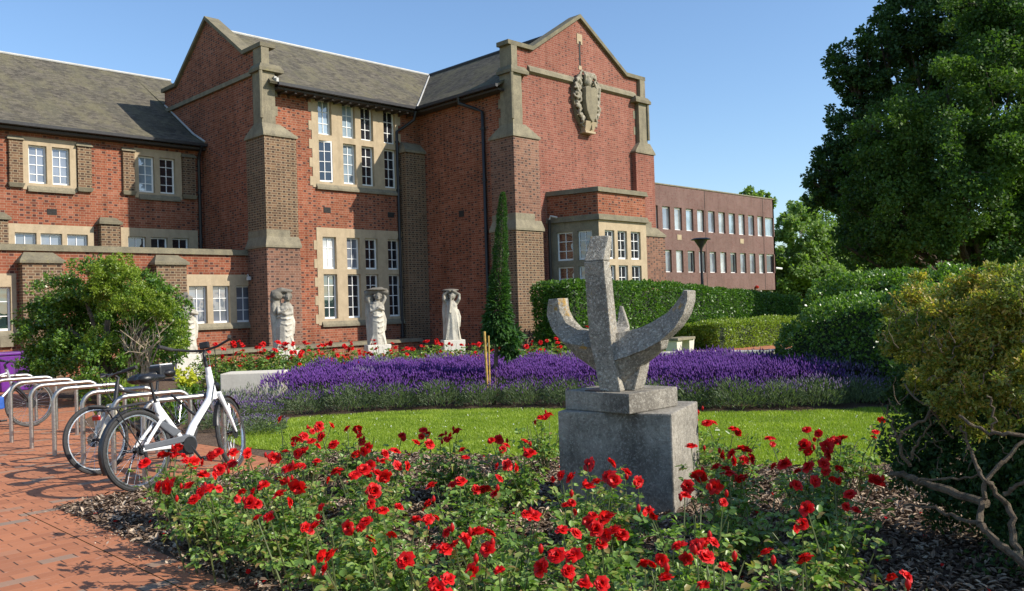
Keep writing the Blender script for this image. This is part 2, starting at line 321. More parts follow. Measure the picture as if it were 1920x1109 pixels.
class MB:
    def __init__(s): s.v = []; s.f = []
    def add(s, vs, fs):
        b = len(s.v); s.v += [tuple(p) for p in vs]; s.f += [tuple(i+b for i in f) for f in fs]; return s
    def box(s, x0, x1, y0, y1, z0, z1):
        return s.add([(x0,y0,z0),(x1,y0,z0),(x1,y1,z0),(x0,y1,z0),(x0,y0,z1),(x1,y0,z1),(x1,y1,z1),(x0,y1,z1)],
              [(0,3,2,1),(4,5,6,7),(0,1,5,4),(1,2,6,5),(2,3,7,6),(3,0,4,7)])
    def hexa(s, p):   # 8 points: bottom ring then top ring, both counter-clockwise from above
        return s.add(p, [(0,3,2,1),(4,5,6,7),(0,1,5,4),(1,2,6,5),(2,3,7,6),(3,0,4,7)])
    def frus(s, a, b, z0, z1):  # rect a=(x0,x1,y0,y1) at z0 to rect b at z1
        return s.hexa([(a[0],a[2],z0),(a[1],a[2],z0),(a[1],a[3],z0),(a[0],a[3],z0),(b[0],b[2],z1),(b[1],b[2],z1),(b[1],b[3],z1),(b[0],b[3],z1)])
    def prism(s, poly, off):   # poly: list of 3D pts, off: Vector
        n = len(poly); o = Vector(off); a = [Vector(p) for p in poly]; b = [p+o for p in a]
        nrm = Vector((0,0,0))
        for i in range(n): nrm += a[i].cross(a[(i+1) % n])
        fl = nrm.dot(o) > 0
        fs = [tuple(range(n)) if not fl else tuple(reversed(range(n))), tuple(range(n, 2*n)) if fl else tuple(reversed(range(n, 2*n)))]
        for i in range(n):
            j = (i+1) % n
            fs.append((i, j, n+j, n+i) if fl else (j, i, n+i, n+j))
        return s.add(a+b, fs)
    def tube(s, pts, rads, seg=8, cap=True):
        pts = [Vector(p) for p in pts]
        if isinstance(rads, (int, float)): rads = [rads]*len(pts)
        n = len(pts); up = Vector((0,0,1)); vs = []; prev = None
        for i, p in enumerate(pts):
            t = (pts[min(i+1, n-1)] - pts[max(i-1, 0)])
            if t.length < 1e-9: t = Vector((0,0,1))
            t.normalize()
            if prev is None:
                a = t.cross(up if abs(t.z) < 0.95 else Vector((1,0,0))).normalized()
            else:
                a = (prev - t*prev.dot(t)); a = a.normalized() if a.length > 1e-6 else t.cross(up).normalized()
            prev = a; b = t.cross(a)
            for k in range(seg):
                w = 2*math.pi*k/seg; vs.append(p + (a*math.cos(w) + b*math.sin(w))*rads[i])
        fs = []
        for i in range(n-1):
            for k in range(seg):
                k2 = (k+1) % seg; fs.append((i*seg+k, i*seg+k2, (i+1)*seg+k2, (i+1)*seg+k))
        if cap: fs += [tuple(reversed(range(seg))), tuple((n-1)*seg+k for k in range(seg))]
        return s.add(vs, fs)
    def torus(s, c, ax, R, r, seg=40, rs=8, sx=1.0):
        c = Vector(c); ax = Vector(ax).normalized(); a = ax.cross(Vector((0,0,1)) if abs(ax.z) < 0.9 else Vector((1,0,0))).normalized(); b = ax.cross(a)
        vs = []; fs = []
        for i in range(seg):
            w = 2*math.pi*i/seg; d = a*math.cos(w)+b*math.sin(w)
            for k in range(rs):
                q = 2*math.pi*k/rs; vs.append(c + d*(R+r*math.cos(q)) + ax*(r*sx*math.sin(q)))
        for i in range(seg):
            for k in range(rs):
                fs.append((i*rs+k, ((i+1)%seg)*rs+k, ((i+1)%seg)*rs+(k+1)%rs, i*rs+(k+1)%rs))
        return s.add(vs, fs)
    def lathe(s, c, prof, seg=24):
        c = Vector(c); vs = []; fs = []; n = len(prof)
        for r_, z in prof:
            for k in range(seg):
                w = 2*math.pi*k/seg; vs.append(c+Vector((r_*math.cos(w), r_*math.sin(w), z)))
        for i in range(n-1):
            for k in range(seg):
                k2 = (k+1) % seg; fs.append((i*seg+k, i*seg+k2, (i+1)*seg+k2, (i+1)*seg+k))
        fs += [tuple(reversed(range(seg))), tuple((n-1)*seg+k for k in range(seg))]
        return s.add(vs, fs)
    def mesh(s, name='m', bevel=0.0):
        me = bpy.data.meshes.new(name); me.from_pydata([tuple(p) for p in s.v], [], s.f); me.update()
        if bevel:
            bm = bmesh.new(); bm.from_mesh(me); bmesh.ops.bevel(bm, geom=bm.edges[:], offset=bevel, segments=2, affect='EDGES', profile=0.6, clamp_overlap=True)
            bm.to_mesh(me); bm.free()
        box_uv(me); return me
    def build(s, name, mat, parent=None, smooth=False, bevel=0.0, **kw):
        o = link(name, s.mesh(name, bevel), mat, parent, smooth)
        if smooth and not bevel:
            try: o.data.set_sharp_from_angle(angle=rad(42))
            except Exception: pass
        return tag(o, **kw) if kw else o

def leaf_mesh(name, C, size, up=0.4, out=None, aspect=0.6, fold=0.25, dirs=None, rnd=None, six=False, rng=None):
    """C: (N,3) leaf base points; each leaf is a folded pointed blade of its own"""
    rng = rng or RNG; n = len(C)
    if np.isscalar(size): size = size*rng.uniform(0.65, 1.3, n)
    d = rng.normal(size=(n, 3)) if dirs is None else dirs + rng.normal(size=(n, 3))*0.35
    if out is not None: d = d*0.8 + out*0.9
    d /= np.linalg.norm(d, axis=1)[:, None]
    nn = rng.normal(size=(n, 3))*0.7; nn[:, 2] += up*2
    if out is not None: nn += out*0.5
    s = np.cross(d, nn); s /= (np.linalg.norm(s, axis=1)[:, None]+1e-9); nn = np.cross(s, d)
    L_ = size[:, None]; W = L_*aspect*0.5
    if six:
        V = np.stack([C, C+d*L_*0.3+s*W*0.95+nn*L_*fold*0.5, C+d*L_*0.72+s*W*0.75+nn*L_*fold*0.35, C+d*L_-nn*L_*fold*0.3,
                      C+d*L_*0.72-s*W*0.75+nn*L_*fold*0.35, C+d*L_*0.3-s*W*0.95+nn*L_*fold*0.5], 1).reshape(-1, 3)
        b = np.arange(n)[:, None]*6; fa = np.concatenate([b+np.array([0,1,2,3]), b+np.array([0,3,4,5])], 1).reshape(-1, 4); nv = 6
    else:
        V = np.stack([C, C+d*L_*0.5+s*W+nn*L_*fold*0.5, C+d*L_, C+d*L_*0.5-s*W+nn*L_*fold*0.5], 1).reshape(-1, 3)
        fa = (np.arange(n)[:, None]*4 + np.array([0,1,2,3])); nv = 4
    r_ = rng.uniform(0, 1, n) if rnd is None else rnd
    return np_mesh(name, V, fa, np.repeat(r_, nv))
def np_mesh(name, V, fa, rnd=None):
    me = bpy.data.meshes.new(name); nf, k = fa.shape
    me.vertices.add(len(V)); me.vertices.foreach_set('co', np.ascontiguousarray(V, dtype=np.float32).ravel())
    me.loops.add(nf*k); me.loops.foreach_set('vertex_index', fa.astype(np.int32).ravel())
    me.polygons.add(nf); me.polygons.foreach_set('loop_start', np.arange(0, nf*k, k, dtype=np.int32))
    me.update(calc_edges=True)
    if rnd is not None:
        at = me.attributes.new('rnd', 'FLOAT', 'POINT'); at.data.foreach_set('value', rnd.astype(np.float32))
    return me
def clump_points(blobs, n, sub=26, subr=0.26, shell=0.62, rng=None, squash=1.0):
    """points in leafy sub-clumps set near the surface of each blob"""
    rng = rng or RNG; w = np.array([b[1]**2 for b in blobs]); w = w/w.sum(); P = []; O = []
    for (c, R), wi in zip(blobs, w):
        k = max(8, int(n*wi)); c = np.array(c)
        ns = sub; q = rng.normal(size=(ns, 3)); q /= np.linalg.norm(q, axis=1)[:, None]
        rr = R*rng.uniform(shell, 1.0, ns)[:, None]; sc_ = c + q*rr*np.array([1, 1, squash])
        idx = rng.integers(0, ns, k); e = rng.normal(size=(k, 3)); e /= np.linalg.norm(e, axis=1)[:, None]
        er = (rng.uniform(0, 1, k)**0.45)[:, None]*R*subr*rng.uniform(0.7, 1.3, ns)[idx][:, None]
        P.append(sc_[idx] + e*er*np.array([1, 1, 0.8])); O.append(q[idx]*0.6+e*0.6)
    return np.concatenate(P), np.concatenate(O)
def blob_solid(parts, voxel, smooth=2, name='carved'):
    """fuse ellipsoids and tapering rods into one carved surface"""
    bm = bmesh.new()
    for p in parts:
        if p[0] == 's':
            _, c, r_ = p[:3]; r_ = (r_, r_, r_) if isinstance(r_, (int, float)) else r_
            m = Matrix.Translation(c) @ (p[3] if len(p) > 3 else Matrix.Identity(4)) @ Matrix.Diagonal((*r_, 1))
            bmesh.ops.create_icosphere(bm, subdivisions=2, radius=1.0, matrix=m)
        elif p[0] == 't':
            mb = MB().tube(p[1], p[2], 10); me = mb.mesh(); bm.from_mesh(me); bpy.data.meshes.remove(me)
        elif p[0] == 'b':
            mb = MB().box(*p[1]); me = mb.mesh(); bm.from_mesh(me); bpy.data.meshes.remove(me)
    me = bpy.data.meshes.new('tmp'); bm.to_mesh(me); bm.free()
    o = bpy.data.objects.new('tmp', me); COL.objects.link(o)
    md = o.modifiers.new('r', 'REMESH'); md.mode = 'VOXEL'; md.voxel_size = voxel
    if smooth:
        ms = o.modifiers.new('s', 'SMOOTH'); ms.iterations = smooth; ms.factor = 0.5
    dg = bpy.context.evaluated_depsgraph_get(); dg.update()
    res = bpy.data.meshes.new_from_object(o.evaluated_get(dg)); bpy.data.objects.remove(o)
    res.name = name; res.materials.clear(); return res

# ================================================================== SETTING: ground sheets
def sheet(name, pts, z, mat, kind='structure', **kw):
    me = bpy.data.meshes.new(name); me.from_pydata([(p[0], p[1], z) for p in pts], [], [tuple(range(len(pts)))]); me.update(); box_uv(me)
    if me.polygons[0].normal.z < 0: me.flip_normals()
    return tag(link(name, me, mat), kind=kind, **kw)
sheet('ground', [(-150,-150), (400,-150), (400,400), (-150,400)], -0.012, M['turf'])
sheet('brick_path', [(-8,-4), (2.05,-4), (2.05,24.5), (-8,24.5)], -0.004, M['paving'])
hp = sheet('brick_path_edging', [(2.057,-4), (2.28,-4), (2.28,7.62), (2.057,7.62)], -0.003, M['paving'])
sheet('brick_path', [(2.05,7.62), (4.6,7.62), (4.6,9.2), (4.3,13.4), (5.6,15.5), (5.6,24.5), (2.05,24.5)], -0.0035, M['paving'])
sheet('brick_path', [(20.5,13.0), (60,5.0), (60,14.0), (22.5,15.6)], -0.003, M['paving'])
sheet('garden_soil', [(2.28,-3), (16,-3), (16,14.8), (14,17), (21,17.2), (21,24), (5.6,24), (5.6,15.4), (4.3,13.4), (4.6,9.2), (4.5,7.6), (2.28,7.6)], -0.002, M['soil'])
FAR = [(4.9,9.9), (5.65,10.75), (6.6,10.95), (7.5,10.45), (8.3,9.75), (8.95,8.95), (9.5,7.8), (9.9,6.5), (10.75,5.35), (11.9,4.5), (13.5,3.6)]
NEAR = [(10.5,1.6), (8.9,2.5), (7.7,3.1), (7.15,3.6), (6.8,4.35), (6.3,5.3), (5.85,6.4), (5.4,7.4), (4.95,8.2), (4.72,9.1)]
def smooth_line(p, k=4):
    out = []
    for i in range(len(p)-1):
        a = np.array(p[max(0,i-1)]); b = np.array(p[i]); c = np.array(p[i+1]); d = np.array(p[min(len(p)-1,i+2)])
        for j in range(k):
            t = j/k; out.append(tuple(0.5*((2*b)+(-a+c)*t+(2*a-5*b+4*c-d)*t*t+(-a+3*b-3*c+d)*t**3)))
    return out+[tuple(p[-1])]
LAWN = smooth_line(FAR)+smooth_line(NEAR)
sheet('lawn', LAWN, 0.003, M['turf'])

# ================================================================== MAIN BUILDING
HALL = empty('brick_hall', (0,0,0), label='long red brick hall with stone mullioned windows, mossy tiled roofs and two steep gables', cat='building')
CW, GX, GY, LY, KY, WX = 24.0, 19.5, 19.2, 28.05, 24.7, 13.3
class Fr:
    def __init__(s, o, a, n): s.o = Vector(o); s.a = Vector(a).normalized(); s.n = Vector(n).normalized()
    def p(s, a, b, z): return s.o + s.a*a + s.n*b + Vector((0,0,z))
    def box(s, mb, a0, a1, b0, b1, z0, z1):
        P = [s.p(a0,b0,z0), s.p(a1,b0,z0), s.p(a1,b1,z0), s.p(a0,b1,z0), s.p(a0,b0,z1), s.p(a1,b0,z1), s.p(a1,b1,z1), s.p(a0,b1,z1)]
        if s.a.cross(s.n).z < 0: P = [P[3],P[2],P[1],P[0],P[7],P[6],P[5],P[4]]
        return mb.hexa(P)
FC = Fr((0,CW,0), (1,0,0), (0,-1,0)); FL_ = Fr((0,LY,0), (1,0,0), (0,-1,0)); FK = Fr((0,KY,0), (1,0,0), (0,-1,0))
FG = Fr((0,GY,0), (1,0,0), (0,-1,0)); FGW = Fr((GX,0,0), (0,1,0), (-1,0,0)); FW = Fr((WX,0,0), (0,1,0), (-1,0,0))
def grid_wall(mb, fr, a0, a1, z0, z1, holes, b=0.0, t=0.3, back=False, edges=False):
    A = sorted({a0, a1, *[min(max(h[i],a0),a1) for h in holes for i in (0,1)]}); Z = sorted({z0, z1, *[min(max(h[i],z0),z1) for h in holes for i in (2,3)]})
    def inside(a, z): return any(h[0] < a < h[1] and h[2] < z < h[3] for h in holes)
    flip = fr.a.cross(Vector((0,0,1))).dot(fr.n) < 0
    def q(ps): mb.add(ps, [(3,2,1,0) if flip else (0,1,2,3)])
    for i in range(len(A)-1):
        for j in range(len(Z)-1):
            if A[i+1]-A[i] < 1e-6 or Z[j+1]-Z[j] < 1e-6: continue
            if not inside((A[i]+A[i+1])/2, (Z[j]+Z[j+1])/2):
                q([fr.p(A[i],b,Z[j]), fr.p(A[i+1],b,Z[j]), fr.p(A[i+1],b,Z[j+1]), fr.p(A[i],b,Z[j+1])])
    for h in holes:
        x0, x1, y0, y1 = h; c = b-t
        q([fr.p(x0,b,y0), fr.p(x0,b,y1), fr.p(x0,c,y1), fr.p(x0,c,y0)]); q([fr.p(x1,b,y1), fr.p(x1,b,y0), fr.p(x1,c,y0), fr.p(x1,c,y1)])
        q([fr.p(x1,b,y0), fr.p(x0,b,y0), fr.p(x0,c,y0), fr.p(x1,c,y0)]); q([fr.p(x0,b,y1), fr.p(x1,b,y1), fr.p(x1,c,y1), fr.p(x0,c,y1)])
    if edges:
        c = b-t
        q([fr.p(a0,c,z0), fr.p(a0,c,z1), fr.p(a0,b,z1), fr.p(a0,b,z0)]); q([fr.p(a1,b,z0), fr.p(a1,b,z1), fr.p(a1,c,z1), fr.p(a1,c,z0)])
        q([fr.p(a0,b,z1), fr.p(a0,c,z1), fr.p(a1,c,z1), fr.p(a1,b,z1)]); q([fr.p(a0,c,z0), fr.p(a0,b,z0), fr.p(a1,b,z0), fr.p(a1,c,z0)])
    return mb
def sash(fr, a0, a1, z0, z1, nx, nz, depth, parent, glass, open_=0.0, bar=0.022, fw_=0.045):
    mb = MB(); f = fr
    o = bpy.data.objects
    if open_:   # casement swung outward on its left edge
        c, s = math.cos(open_), math.sin(open_)
        f = Fr(fr.p(a0, -depth, 0) , fr.a*c + fr.n*s, fr.n*c - fr.a*s); A0, A1, D0 = 0, a1-a0, 0
    else: A0, A1, D0 = a0, a1, -depth
    f.box(mb, A0, A0+fw_, D0, D0+0.045, z0, z1); f.box(mb, A1-fw_, A1, D0, D0+0.045, z0, z1)
    f.box(mb, A0+fw_, A1-fw_, D0, D0+0.043, z0, z0+fw_*1.3); f.box(mb, A0+fw_, A1-fw_, D0, D0+0.043, z1-fw_, z1)
    for i in range(1, nx):
        x = A0+(A1-A0)*i/nx; f.box(mb, x-bar/2, x+bar/2, D0+0.006, D0+0.036, z0+fw_, z1-fw_)
    for j in range(1, nz):
        z = z0+(z1-z0)*j/nz; f.box(mb, A0+fw_, A1-fw_, D0+0.009, D0+0.032, z-bar/2, z+bar/2)
    mb.build('sash', M['white'], parent)
    g = MB(); tilt = random.uniform(-0.004, 0.004); t2 = random.uniform(-0.003, 0.003)
    P = [f.p(A0+0.02, D0+0.014+tilt, z0+0.02), f.p(A1-0.02, D0+0.014-tilt, z0+0.02), f.p(A1-0.02, D0+0.014-tilt+t2, z1-0.02), f.p(A0+0.02, D0+0.014+tilt+t2, z1-0.02)]
    if f.a.cross(Vector((0,0,1))).dot(f.n) < 0: P.reverse()
    g.add(P, [(0,1,2,3)]); g.build('pane', glass, parent)
def window(fr, a0, a1, z0, z1, lights, proud=0.02, depth=0.14, stone='stone', quoin=True, sill=True, qz=None):
    """lights: (a0,a1,z0,z1,nx,nz,glass,open)"""
    mb = MB(); grid_wall(mb, fr, a0, a1, z0, z1, [l[:4] for l in lights], b=proud, t=0.22+proud, edges=True)
    if quoin:
        z = z0+0.05; i = 0
        while z+0.3 < z1:
            if i % 2 == 0:
                fr.box(mb, a0-0.11, a0-0.001, 0.0, proud-0.003, z, z+0.3); fr.box(mb, a1+0.001, a1+0.11, 0.0, proud-0.003, z, z+0.3)
            z += 0.3; i += 1
    w = mb.build('window', M[stone], HALL)
    if sill:
        s = MB(); s.hexa([fr.p(a0+0.12,0.0,z0-0.06), fr.p(a1-0.08,0.0,z0-0.06), fr.p(a1-0.08,0.09,z0-0.06), fr.p(a0+0.12,0.09,z0-0.06),
                          fr.p(a0+0.12,proud+0.002,z0+0.12), fr.p(a1-0.08,proud+0.002,z0+0.12), fr.p(a1-0.08,0.09,z0+0.01), fr.p(a0+0.12,0.09,z0+0.01)] if fr.a.cross(fr.n).z > 0 else
                         [fr.p(a0+0.12,0.09,z0-0.06), fr.p(a1-0.08,0.09,z0-0.06), fr.p(a1-0.08,0.0,z0-0.06), fr.p(a0+0.12,0.0,z0-0.06),
                          fr.p(a0+0.12,0.09,z0+0.01), fr.p(a1-0.08,0.09,z0+0.01), fr.p(a1-0.08,proud+0.002,z0+0.12), fr.p(a0+0.12,proud+0.002,z0+0.12)])
        s.build('sill', M['stone_grey'], w)
    for l in lights:
        sash(fr, l[0]+0.002, l[1]-0.002, l[2]+0.002, l[3]-0.002, l[4], l[5], depth, w, M[l[6]], l[7] if len(l) > 7 else 0.0)
    return w

# --- centre block front wall
cwin_u = (15.1, 18.6, 5.6, 8.62); cwin_l = (15.17, 18.78, 1.12, 4.3)
mb = grid_wall(MB(), FC, WX, GX, 0, 8.78, [cwin_u, cwin_l]); mb.build('front_wall', M['brick'], HALL)
cx_ = [15.35, 16.28, 17.02, 17.97]
gu = [('glass_blue','glass',0,0.32), ('glass_blue','glass_blue',0,0), ('glass','glass',0,0), ('glass','glass',0,0)]
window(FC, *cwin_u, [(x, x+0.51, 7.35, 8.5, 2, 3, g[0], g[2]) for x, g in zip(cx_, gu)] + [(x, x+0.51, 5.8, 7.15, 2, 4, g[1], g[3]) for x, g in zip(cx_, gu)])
gl = [('glass_white','glass_green'), ('glass_grey','glass'), ('glass','glass'), ('glass','glass')]
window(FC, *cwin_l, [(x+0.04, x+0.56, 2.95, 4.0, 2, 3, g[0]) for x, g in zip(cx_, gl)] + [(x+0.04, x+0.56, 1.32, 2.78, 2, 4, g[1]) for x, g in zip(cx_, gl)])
# --- west gable end of the centre block
yk = 24.9; apex = 11.5
poly = [(WX,24.0,0), (WX,30.9,0), (WX,30.9,9.75), (WX,29.85,9.75), (WX,27.4,apex), (WX,yk,9.75), (WX,24.0,9.75)]
MB().prism(poly, (0.32,0,0)).build('gable_wall', M['brick'], HALL)
def coping(mb, pts, w0, w1, th, axis):   # slabs along a line of (h, z) points; axis 'y' (line in Y, slab across X)
    for (h0, z0), (h1, z1) in zip(pts[:-1], pts[1:]):
        if axis == 'y': P = [(w0,h0,z0),(w1,h0,z0),(w1,h1,z1),(w0,h1,z1)]
        else: P = [(h0,w0,z0),(h1,w0,z1),(h1,w1,z1),(h0,w1,z0)]
        mb.hexa([(x,y,z) for x,y,z in P]+[(x,y,z+th) for x,y,z in P])
    return mb
coping(MB(), [(23.72,9.76),(24.88,9.76),(27.4,apex+0.01),(29.87,9.76),(31.0,9.76)], WX-0.10, WX+0.42, 0.13, 'y').build('coping', M['stone_cap'], HALL)
MB().box(WX-0.09, WX+0.001, 24.33, 30.95, 8.98, 9.12).build('string_course', M['stone_grey'], HALL)
# --- L range (west) ---
lwa = (7.76,9.26,5.46,7.03); lwb = (11.02,12.57,5.44,7.05); llo = (7.29,9.72,3.4,4.43); llo2 = (10.54,13.08,3.4,4.45)
ext = -3.6
lwc = (lwa[0]+ext+0.3, lwa[1]+ext+0.3, 5.46, 7.03)
mb = grid_wall(MB(), FL_, 1.0, WX, 0, 7.36, [lwa, lwb, llo, llo2, lwc]); mb.build('west_wall', M['brick'], HALL)
window(FL_, *lwa, [(7.92,8.42,5.66,6.80,2,4,'glass_grey'), (8.57,9.07,5.66,6.80,2,4,'glass_grey')], quoin=False)
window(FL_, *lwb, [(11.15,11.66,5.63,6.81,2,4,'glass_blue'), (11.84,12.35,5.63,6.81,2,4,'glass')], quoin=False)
window(FL_, *lwc, [(4.62,5.12,5.66,6.80,2,4,'glass_grey'), (5.27,5.77,5.66,6.80,2,4,'glass_grey')], quoin=False)
window(FL_, *llo, [(7.51,8.09,3.5,4.17,2,1,'glass_grey'), (8.2,8.8,3.5,4.17,2,1,'glass_grey'), (8.94,9.54,3.5,4.17,2,1,'glass_grey')], quoin=False, sill=False)
window(FL_, *llo2, [(10.76,11.33,3.5,4.17,2,1,'glass'), (11.49,12.04,3.5,4.17,2,1,'glass'), (12.2,12.76,3.5,4.17,2,1,'glass')], quoin=False, sill=False)
for i, (x0, x1) in enumerate([(7.39,7.75), (9.28,9.68), (10.64,11.0), (12.59,13.02)]):
    mb = MB(); FL_.box(mb, x0, x1, 0.0, 0.09, 5.62, 6.9); s = mb.build('window_pier', M['brick_brown'], HALL)
    mb = MB(); mb.frus((x0-0.05,x1+0.05,LY-0.14,LY+0.01), (x0-0.01,x1+0.01,LY-0.03,LY+0.01), 6.9, 7.02); mb.build('pier_cap', M['stone_grey'], s)
    mb = MB(); mb.frus((x0,x1,LY-0.10,LY+0.01), (x0-0.04,x1+0.04,LY-0.15,LY+0.01), 5.5, 5.62); mb.build('pier_base', M['stone_grey'], s)
def capped(x0, x1, yf, yb, z0, z1, brick, cap_h, cap_in, over=0.07, stone='stone_cap', name='buttress'):
    b = MB().box(x0, x1, yf, yb, z0, z1).build(name, M[brick], HALL)
    m = MB(); m.box(x0-over, x1+over, yf-over, yb, z1, z1+0.07); m.frus((x0-over, x1+over, yf-over, yb), (x0+cap_in, x1-cap_in, yb-0.06, yb), z1+0.07, z1+cap_h)
    m.build('buttress_cap', M[stone], b); return b
capped(9.85, 10.42, LY-0.28, LY+0.01, 3.2, 4.5, 'brick_brown', 0.24, 0.06)
capped(6.55, 7.28, LY-0.28, LY+0.01, 3.2, 4.5, 'brick_brown', 0.24, 0.06)
# --- link range (low, in front of L)
kw1 = (11.02,13.298,1.18,2.78); kw0 = (4.2,6.62,1.18,2.78)
mb = grid_wall(MB(), FK, 1.0, WX-0.001, 0, 3.38, [kw1, kw0], b=0.0); 
mb.build('link_wall', M['brick'], HALL)
MB().hexa([(1.0,KY-0.08,3.38),(WX-0.002,KY-0.08,3.38),(WX-0.002,KY+0.34,3.38),(1.0,KY+0.34,3.38),(1.0,KY-0.04,3.55),(WX-0.002,KY-0.04,3.55),(WX-0.002,KY+0.30,3.55),(1.0,KY+0.30,3.55)]).build('parapet_coping', M['stone_cap'], HALL)
MB().box(1.0, WX-0.01, KY+0.02, LY-0.005, 3.05, 3.12).build('flat_roof', M['gutter'], HALL)
window(FK, *kw1, [(11.2,11.76,1.31,2.44,2,3,'glass_grey'), (11.94,12.48,1.31,2.44,2,3,'glass_grey'), (12.70,13.25,1.31,2.44,2,3,'glass_grey')], quoin=False)
window(FK, *kw0, [(4.5,5.04,1.31,2.44,2,3,'glass_grey'), (5.22,5.76,1.31,2.44,2,3,'glass_green'), (5.95,6.49,1.31,2.44,2,3,'glass_green')], quoin=False)
capped(6.68, 7.62, KY-0.34, KY+0.01, 0, 3.04, 'brick_brown', 0.30, 0.12)
capped(10.12, 11.0, KY-0.34, KY+0.01, 0, 3.04, 'brick_brown', 0.30, 0.12)
MB().box(6.2, 6.5, KY-0.1, KY-0.001, 0.9, 1.14).build('stone_ledge', M['stone_grey'], HALL)

# --- east gable block G
bay_hole = (21.2, 24.3, 0.3, 4.3)
gx1 = 26.75
gp = [(GX,GY,0), (gx1,GY,0), (gx1,GY,9.9), (25.5,GY,9.9), (22.93,GY,11.5), (20.45,GY,9.9), (GX,GY,9.9)]
MB().prism(gp, (0,0.32,0)).build('gable_wall', M['brick_pink'], HALL)
coping(MB(), [(19.30,9.91),(20.46,9.91),(22.93,11.51),(25.5,9.91),(26.62,9.91)], GY-0.12, GY+0.42, 0.14, 'x').build('coping', M['stone_cap'], HALL)
MB().hexa([(20.28,GY-0.11,9.2),(26.05,GY-0.11,9.2),(26.05,GY+0.001,9.14),(20.28,GY+0.001,9.14),(20.28,GY-0.09,9.32),(26.05,GY-0.09,9.32),(26.05,GY+0.001,9.42),(20.28,GY+0.001,9.42)]).build('string_course', M['stone_grey'], HALL)
grid_wall(MB(), FGW, GY+0.32, CW, 0, 8.8, []).build('side_wall', M['brick'], HALL)
MB().box(gx1-0.3, gx1, GY+0.32, 36, 0, 8.9).build('side_wall', M['brick'], HALL)
MB().box(1.0, gx1-0.3, 36, 36.3, 0, 8.7).build('rear_wall', M['brick'], HALL)
# slit window in the gable
sl_o = MB(); FG.box(sl_o, 22.87, 23.03, 0.0, 0.02, 9.72, 9.86); FG.box(sl_o, 22.82, 23.10, 0.0, 0.02, 10.72, 10.98); FG.box(sl_o, 22.82, 22.90, 0, 0.02, 10.62, 10.719); FG.box(sl_o, 23.02, 23.10, 0, 0.02, 10.62, 10.719)
w = sl_o.build('slit_window', M['stone'], HALL); s2 = MB(); FG.box(s2, 22.915, 23.0, 0.0, 0.008, 9.862, 10.718); s2.build('slot', M['vent'], w)

# --- corner piers with stone shafts
def corner_pier(x0, x1, yf, yb, wx0, brick_lo, brick_hi, zl, zu, wide, shaft, ztop, left=True, xl=None):
    """two-stage brick pier, sloped stone offsets, quoined shaft above, moulded cap and block"""
    p = MB().box(x0-wide, x1+wide*(0 if left else 1), yf-0.06, yb, 0, zl).build('corner_pier', M[brick_lo], HALL)
    MB().box(x0, x1, yf, yb-0.03, zl, zu).build('pier_upper_brickwork', M[brick_hi], p)
    m = MB(); a = (x0-wide-0.045, x1+wide*(0 if left else 1)+0.045, yf-0.105, yb+0.03)
    m.box(*a, zl, zl+0.07); m.frus(a, (x0-0.004, x1+0.004, yf-0.004, yb-0.02), zl+0.07, zl+0.34)
    m.box(x0-0.004, x1-0.3, yf-0.004, yb-0.02, zl+0.34, zl+0.55)
    m.build('offset_stone', M['stone_grey'], p)
    sx0, sx1, sy0, sy1 = shaft
    m = MB(); a = (x0-0.045, x1+0.045, yf-0.045, yb+0.02)
    m.box(*a, zu, zu+0.06); m.frus(a, (sx0-0.02, sx1+0.12, sy0-0.02, sy1), zu+0.06, zu+0.42)
    m.build('shoulder_stone', M['stone_grey'], p)
    m = MB(); m.box(sx0, sx1, sy0, sy1, zu+0.4, 9.0)
    sgn = 1 if left else -1; xi = sx1 if left else sx0
    z = zu+0.42; i = 0
    while z < 8.95:
        h = min(0.3, 8.96-z)
        if i % 2: m.box(min(xi, xi+sgn*0.16), max(xi, xi+sgn*0.16), sy0+0.14, sy0+0.3, z, z+h)
        if left and i % 2 == 0: m.box(sx0+0.1, sx0+0.2, sy1, sy1+0.2, z, z+h)
        z += 0.3; i += 1
    m.build('quoined_shaft', M['stone_grey'], p)
    # attached little shaft on the outer corner
    MB().tube([(sx0-0.03 if left else sx1+0.03, sy0-0.03, zu+0.55), (sx0-0.03 if left else sx1+0.03, sy0-0.03, 9.0)], 0.055, 6).build('corner_shaft', M['stone_grey'], p)
    m = MB(); a = (sx0-0.09, sx1+0.28 if left else sx1+0.09, sy0-0.09, sy1+0.06)
    if not left: a = (sx0-0.3, sx1+0.14, sy0-0.12, sy1+0.08)
    m.box(*a, 9.0, 9.1); m.frus(a, (a[0]+0.09, a[1]-0.09, a[2]+0.09, a[3]-0.02), 9.1, 9.24)
    m.build('moulded_cap', M['stone_cap'], p)
    m = MB().box(sx0+0.04, sx0+0.30, sy0+0.02, sy1, 9.24, ztop) if left else MB().box(sx1-0.34, sx1-0.04, sy0+0.02, sy1, 9.24, ztop)
    m.build('top_block', M['stone_grey'], p)
    return p
P1 = corner_pier(13.16, 14.26, 23.56, 24.72, WX, 'brick_plum', 'brick_brown', 3.56, 6.98, 0.05, (13.2,13.66,23.72,24.25), 9.76)
P2 = corner_pier(19.32, 20.5, 19.0, 20.1, GX, 'brick_brown', 'brick_plum', 3.95, 6.95, 0.07, (19.38,19.82,19.05,19.6), 9.9)
P4 = corner_pier(25.75, 26.9, 19.0, 20.1, GX, 'brick_plum', 'brick_pink', 4.0, 7.1, 0.45, (26.1,26.6,19.05,19.6), 9.9, left=False)
FC_q = MB(); FC_q.box(13.9, 14.25, CW-0.14, CW+0.1, 8.3, 8.9); 
MB().box(18.62, 19.49, 23.62, 24.0, 0, 7.05).build('corner_pier', M['brick_brown'], HALL)
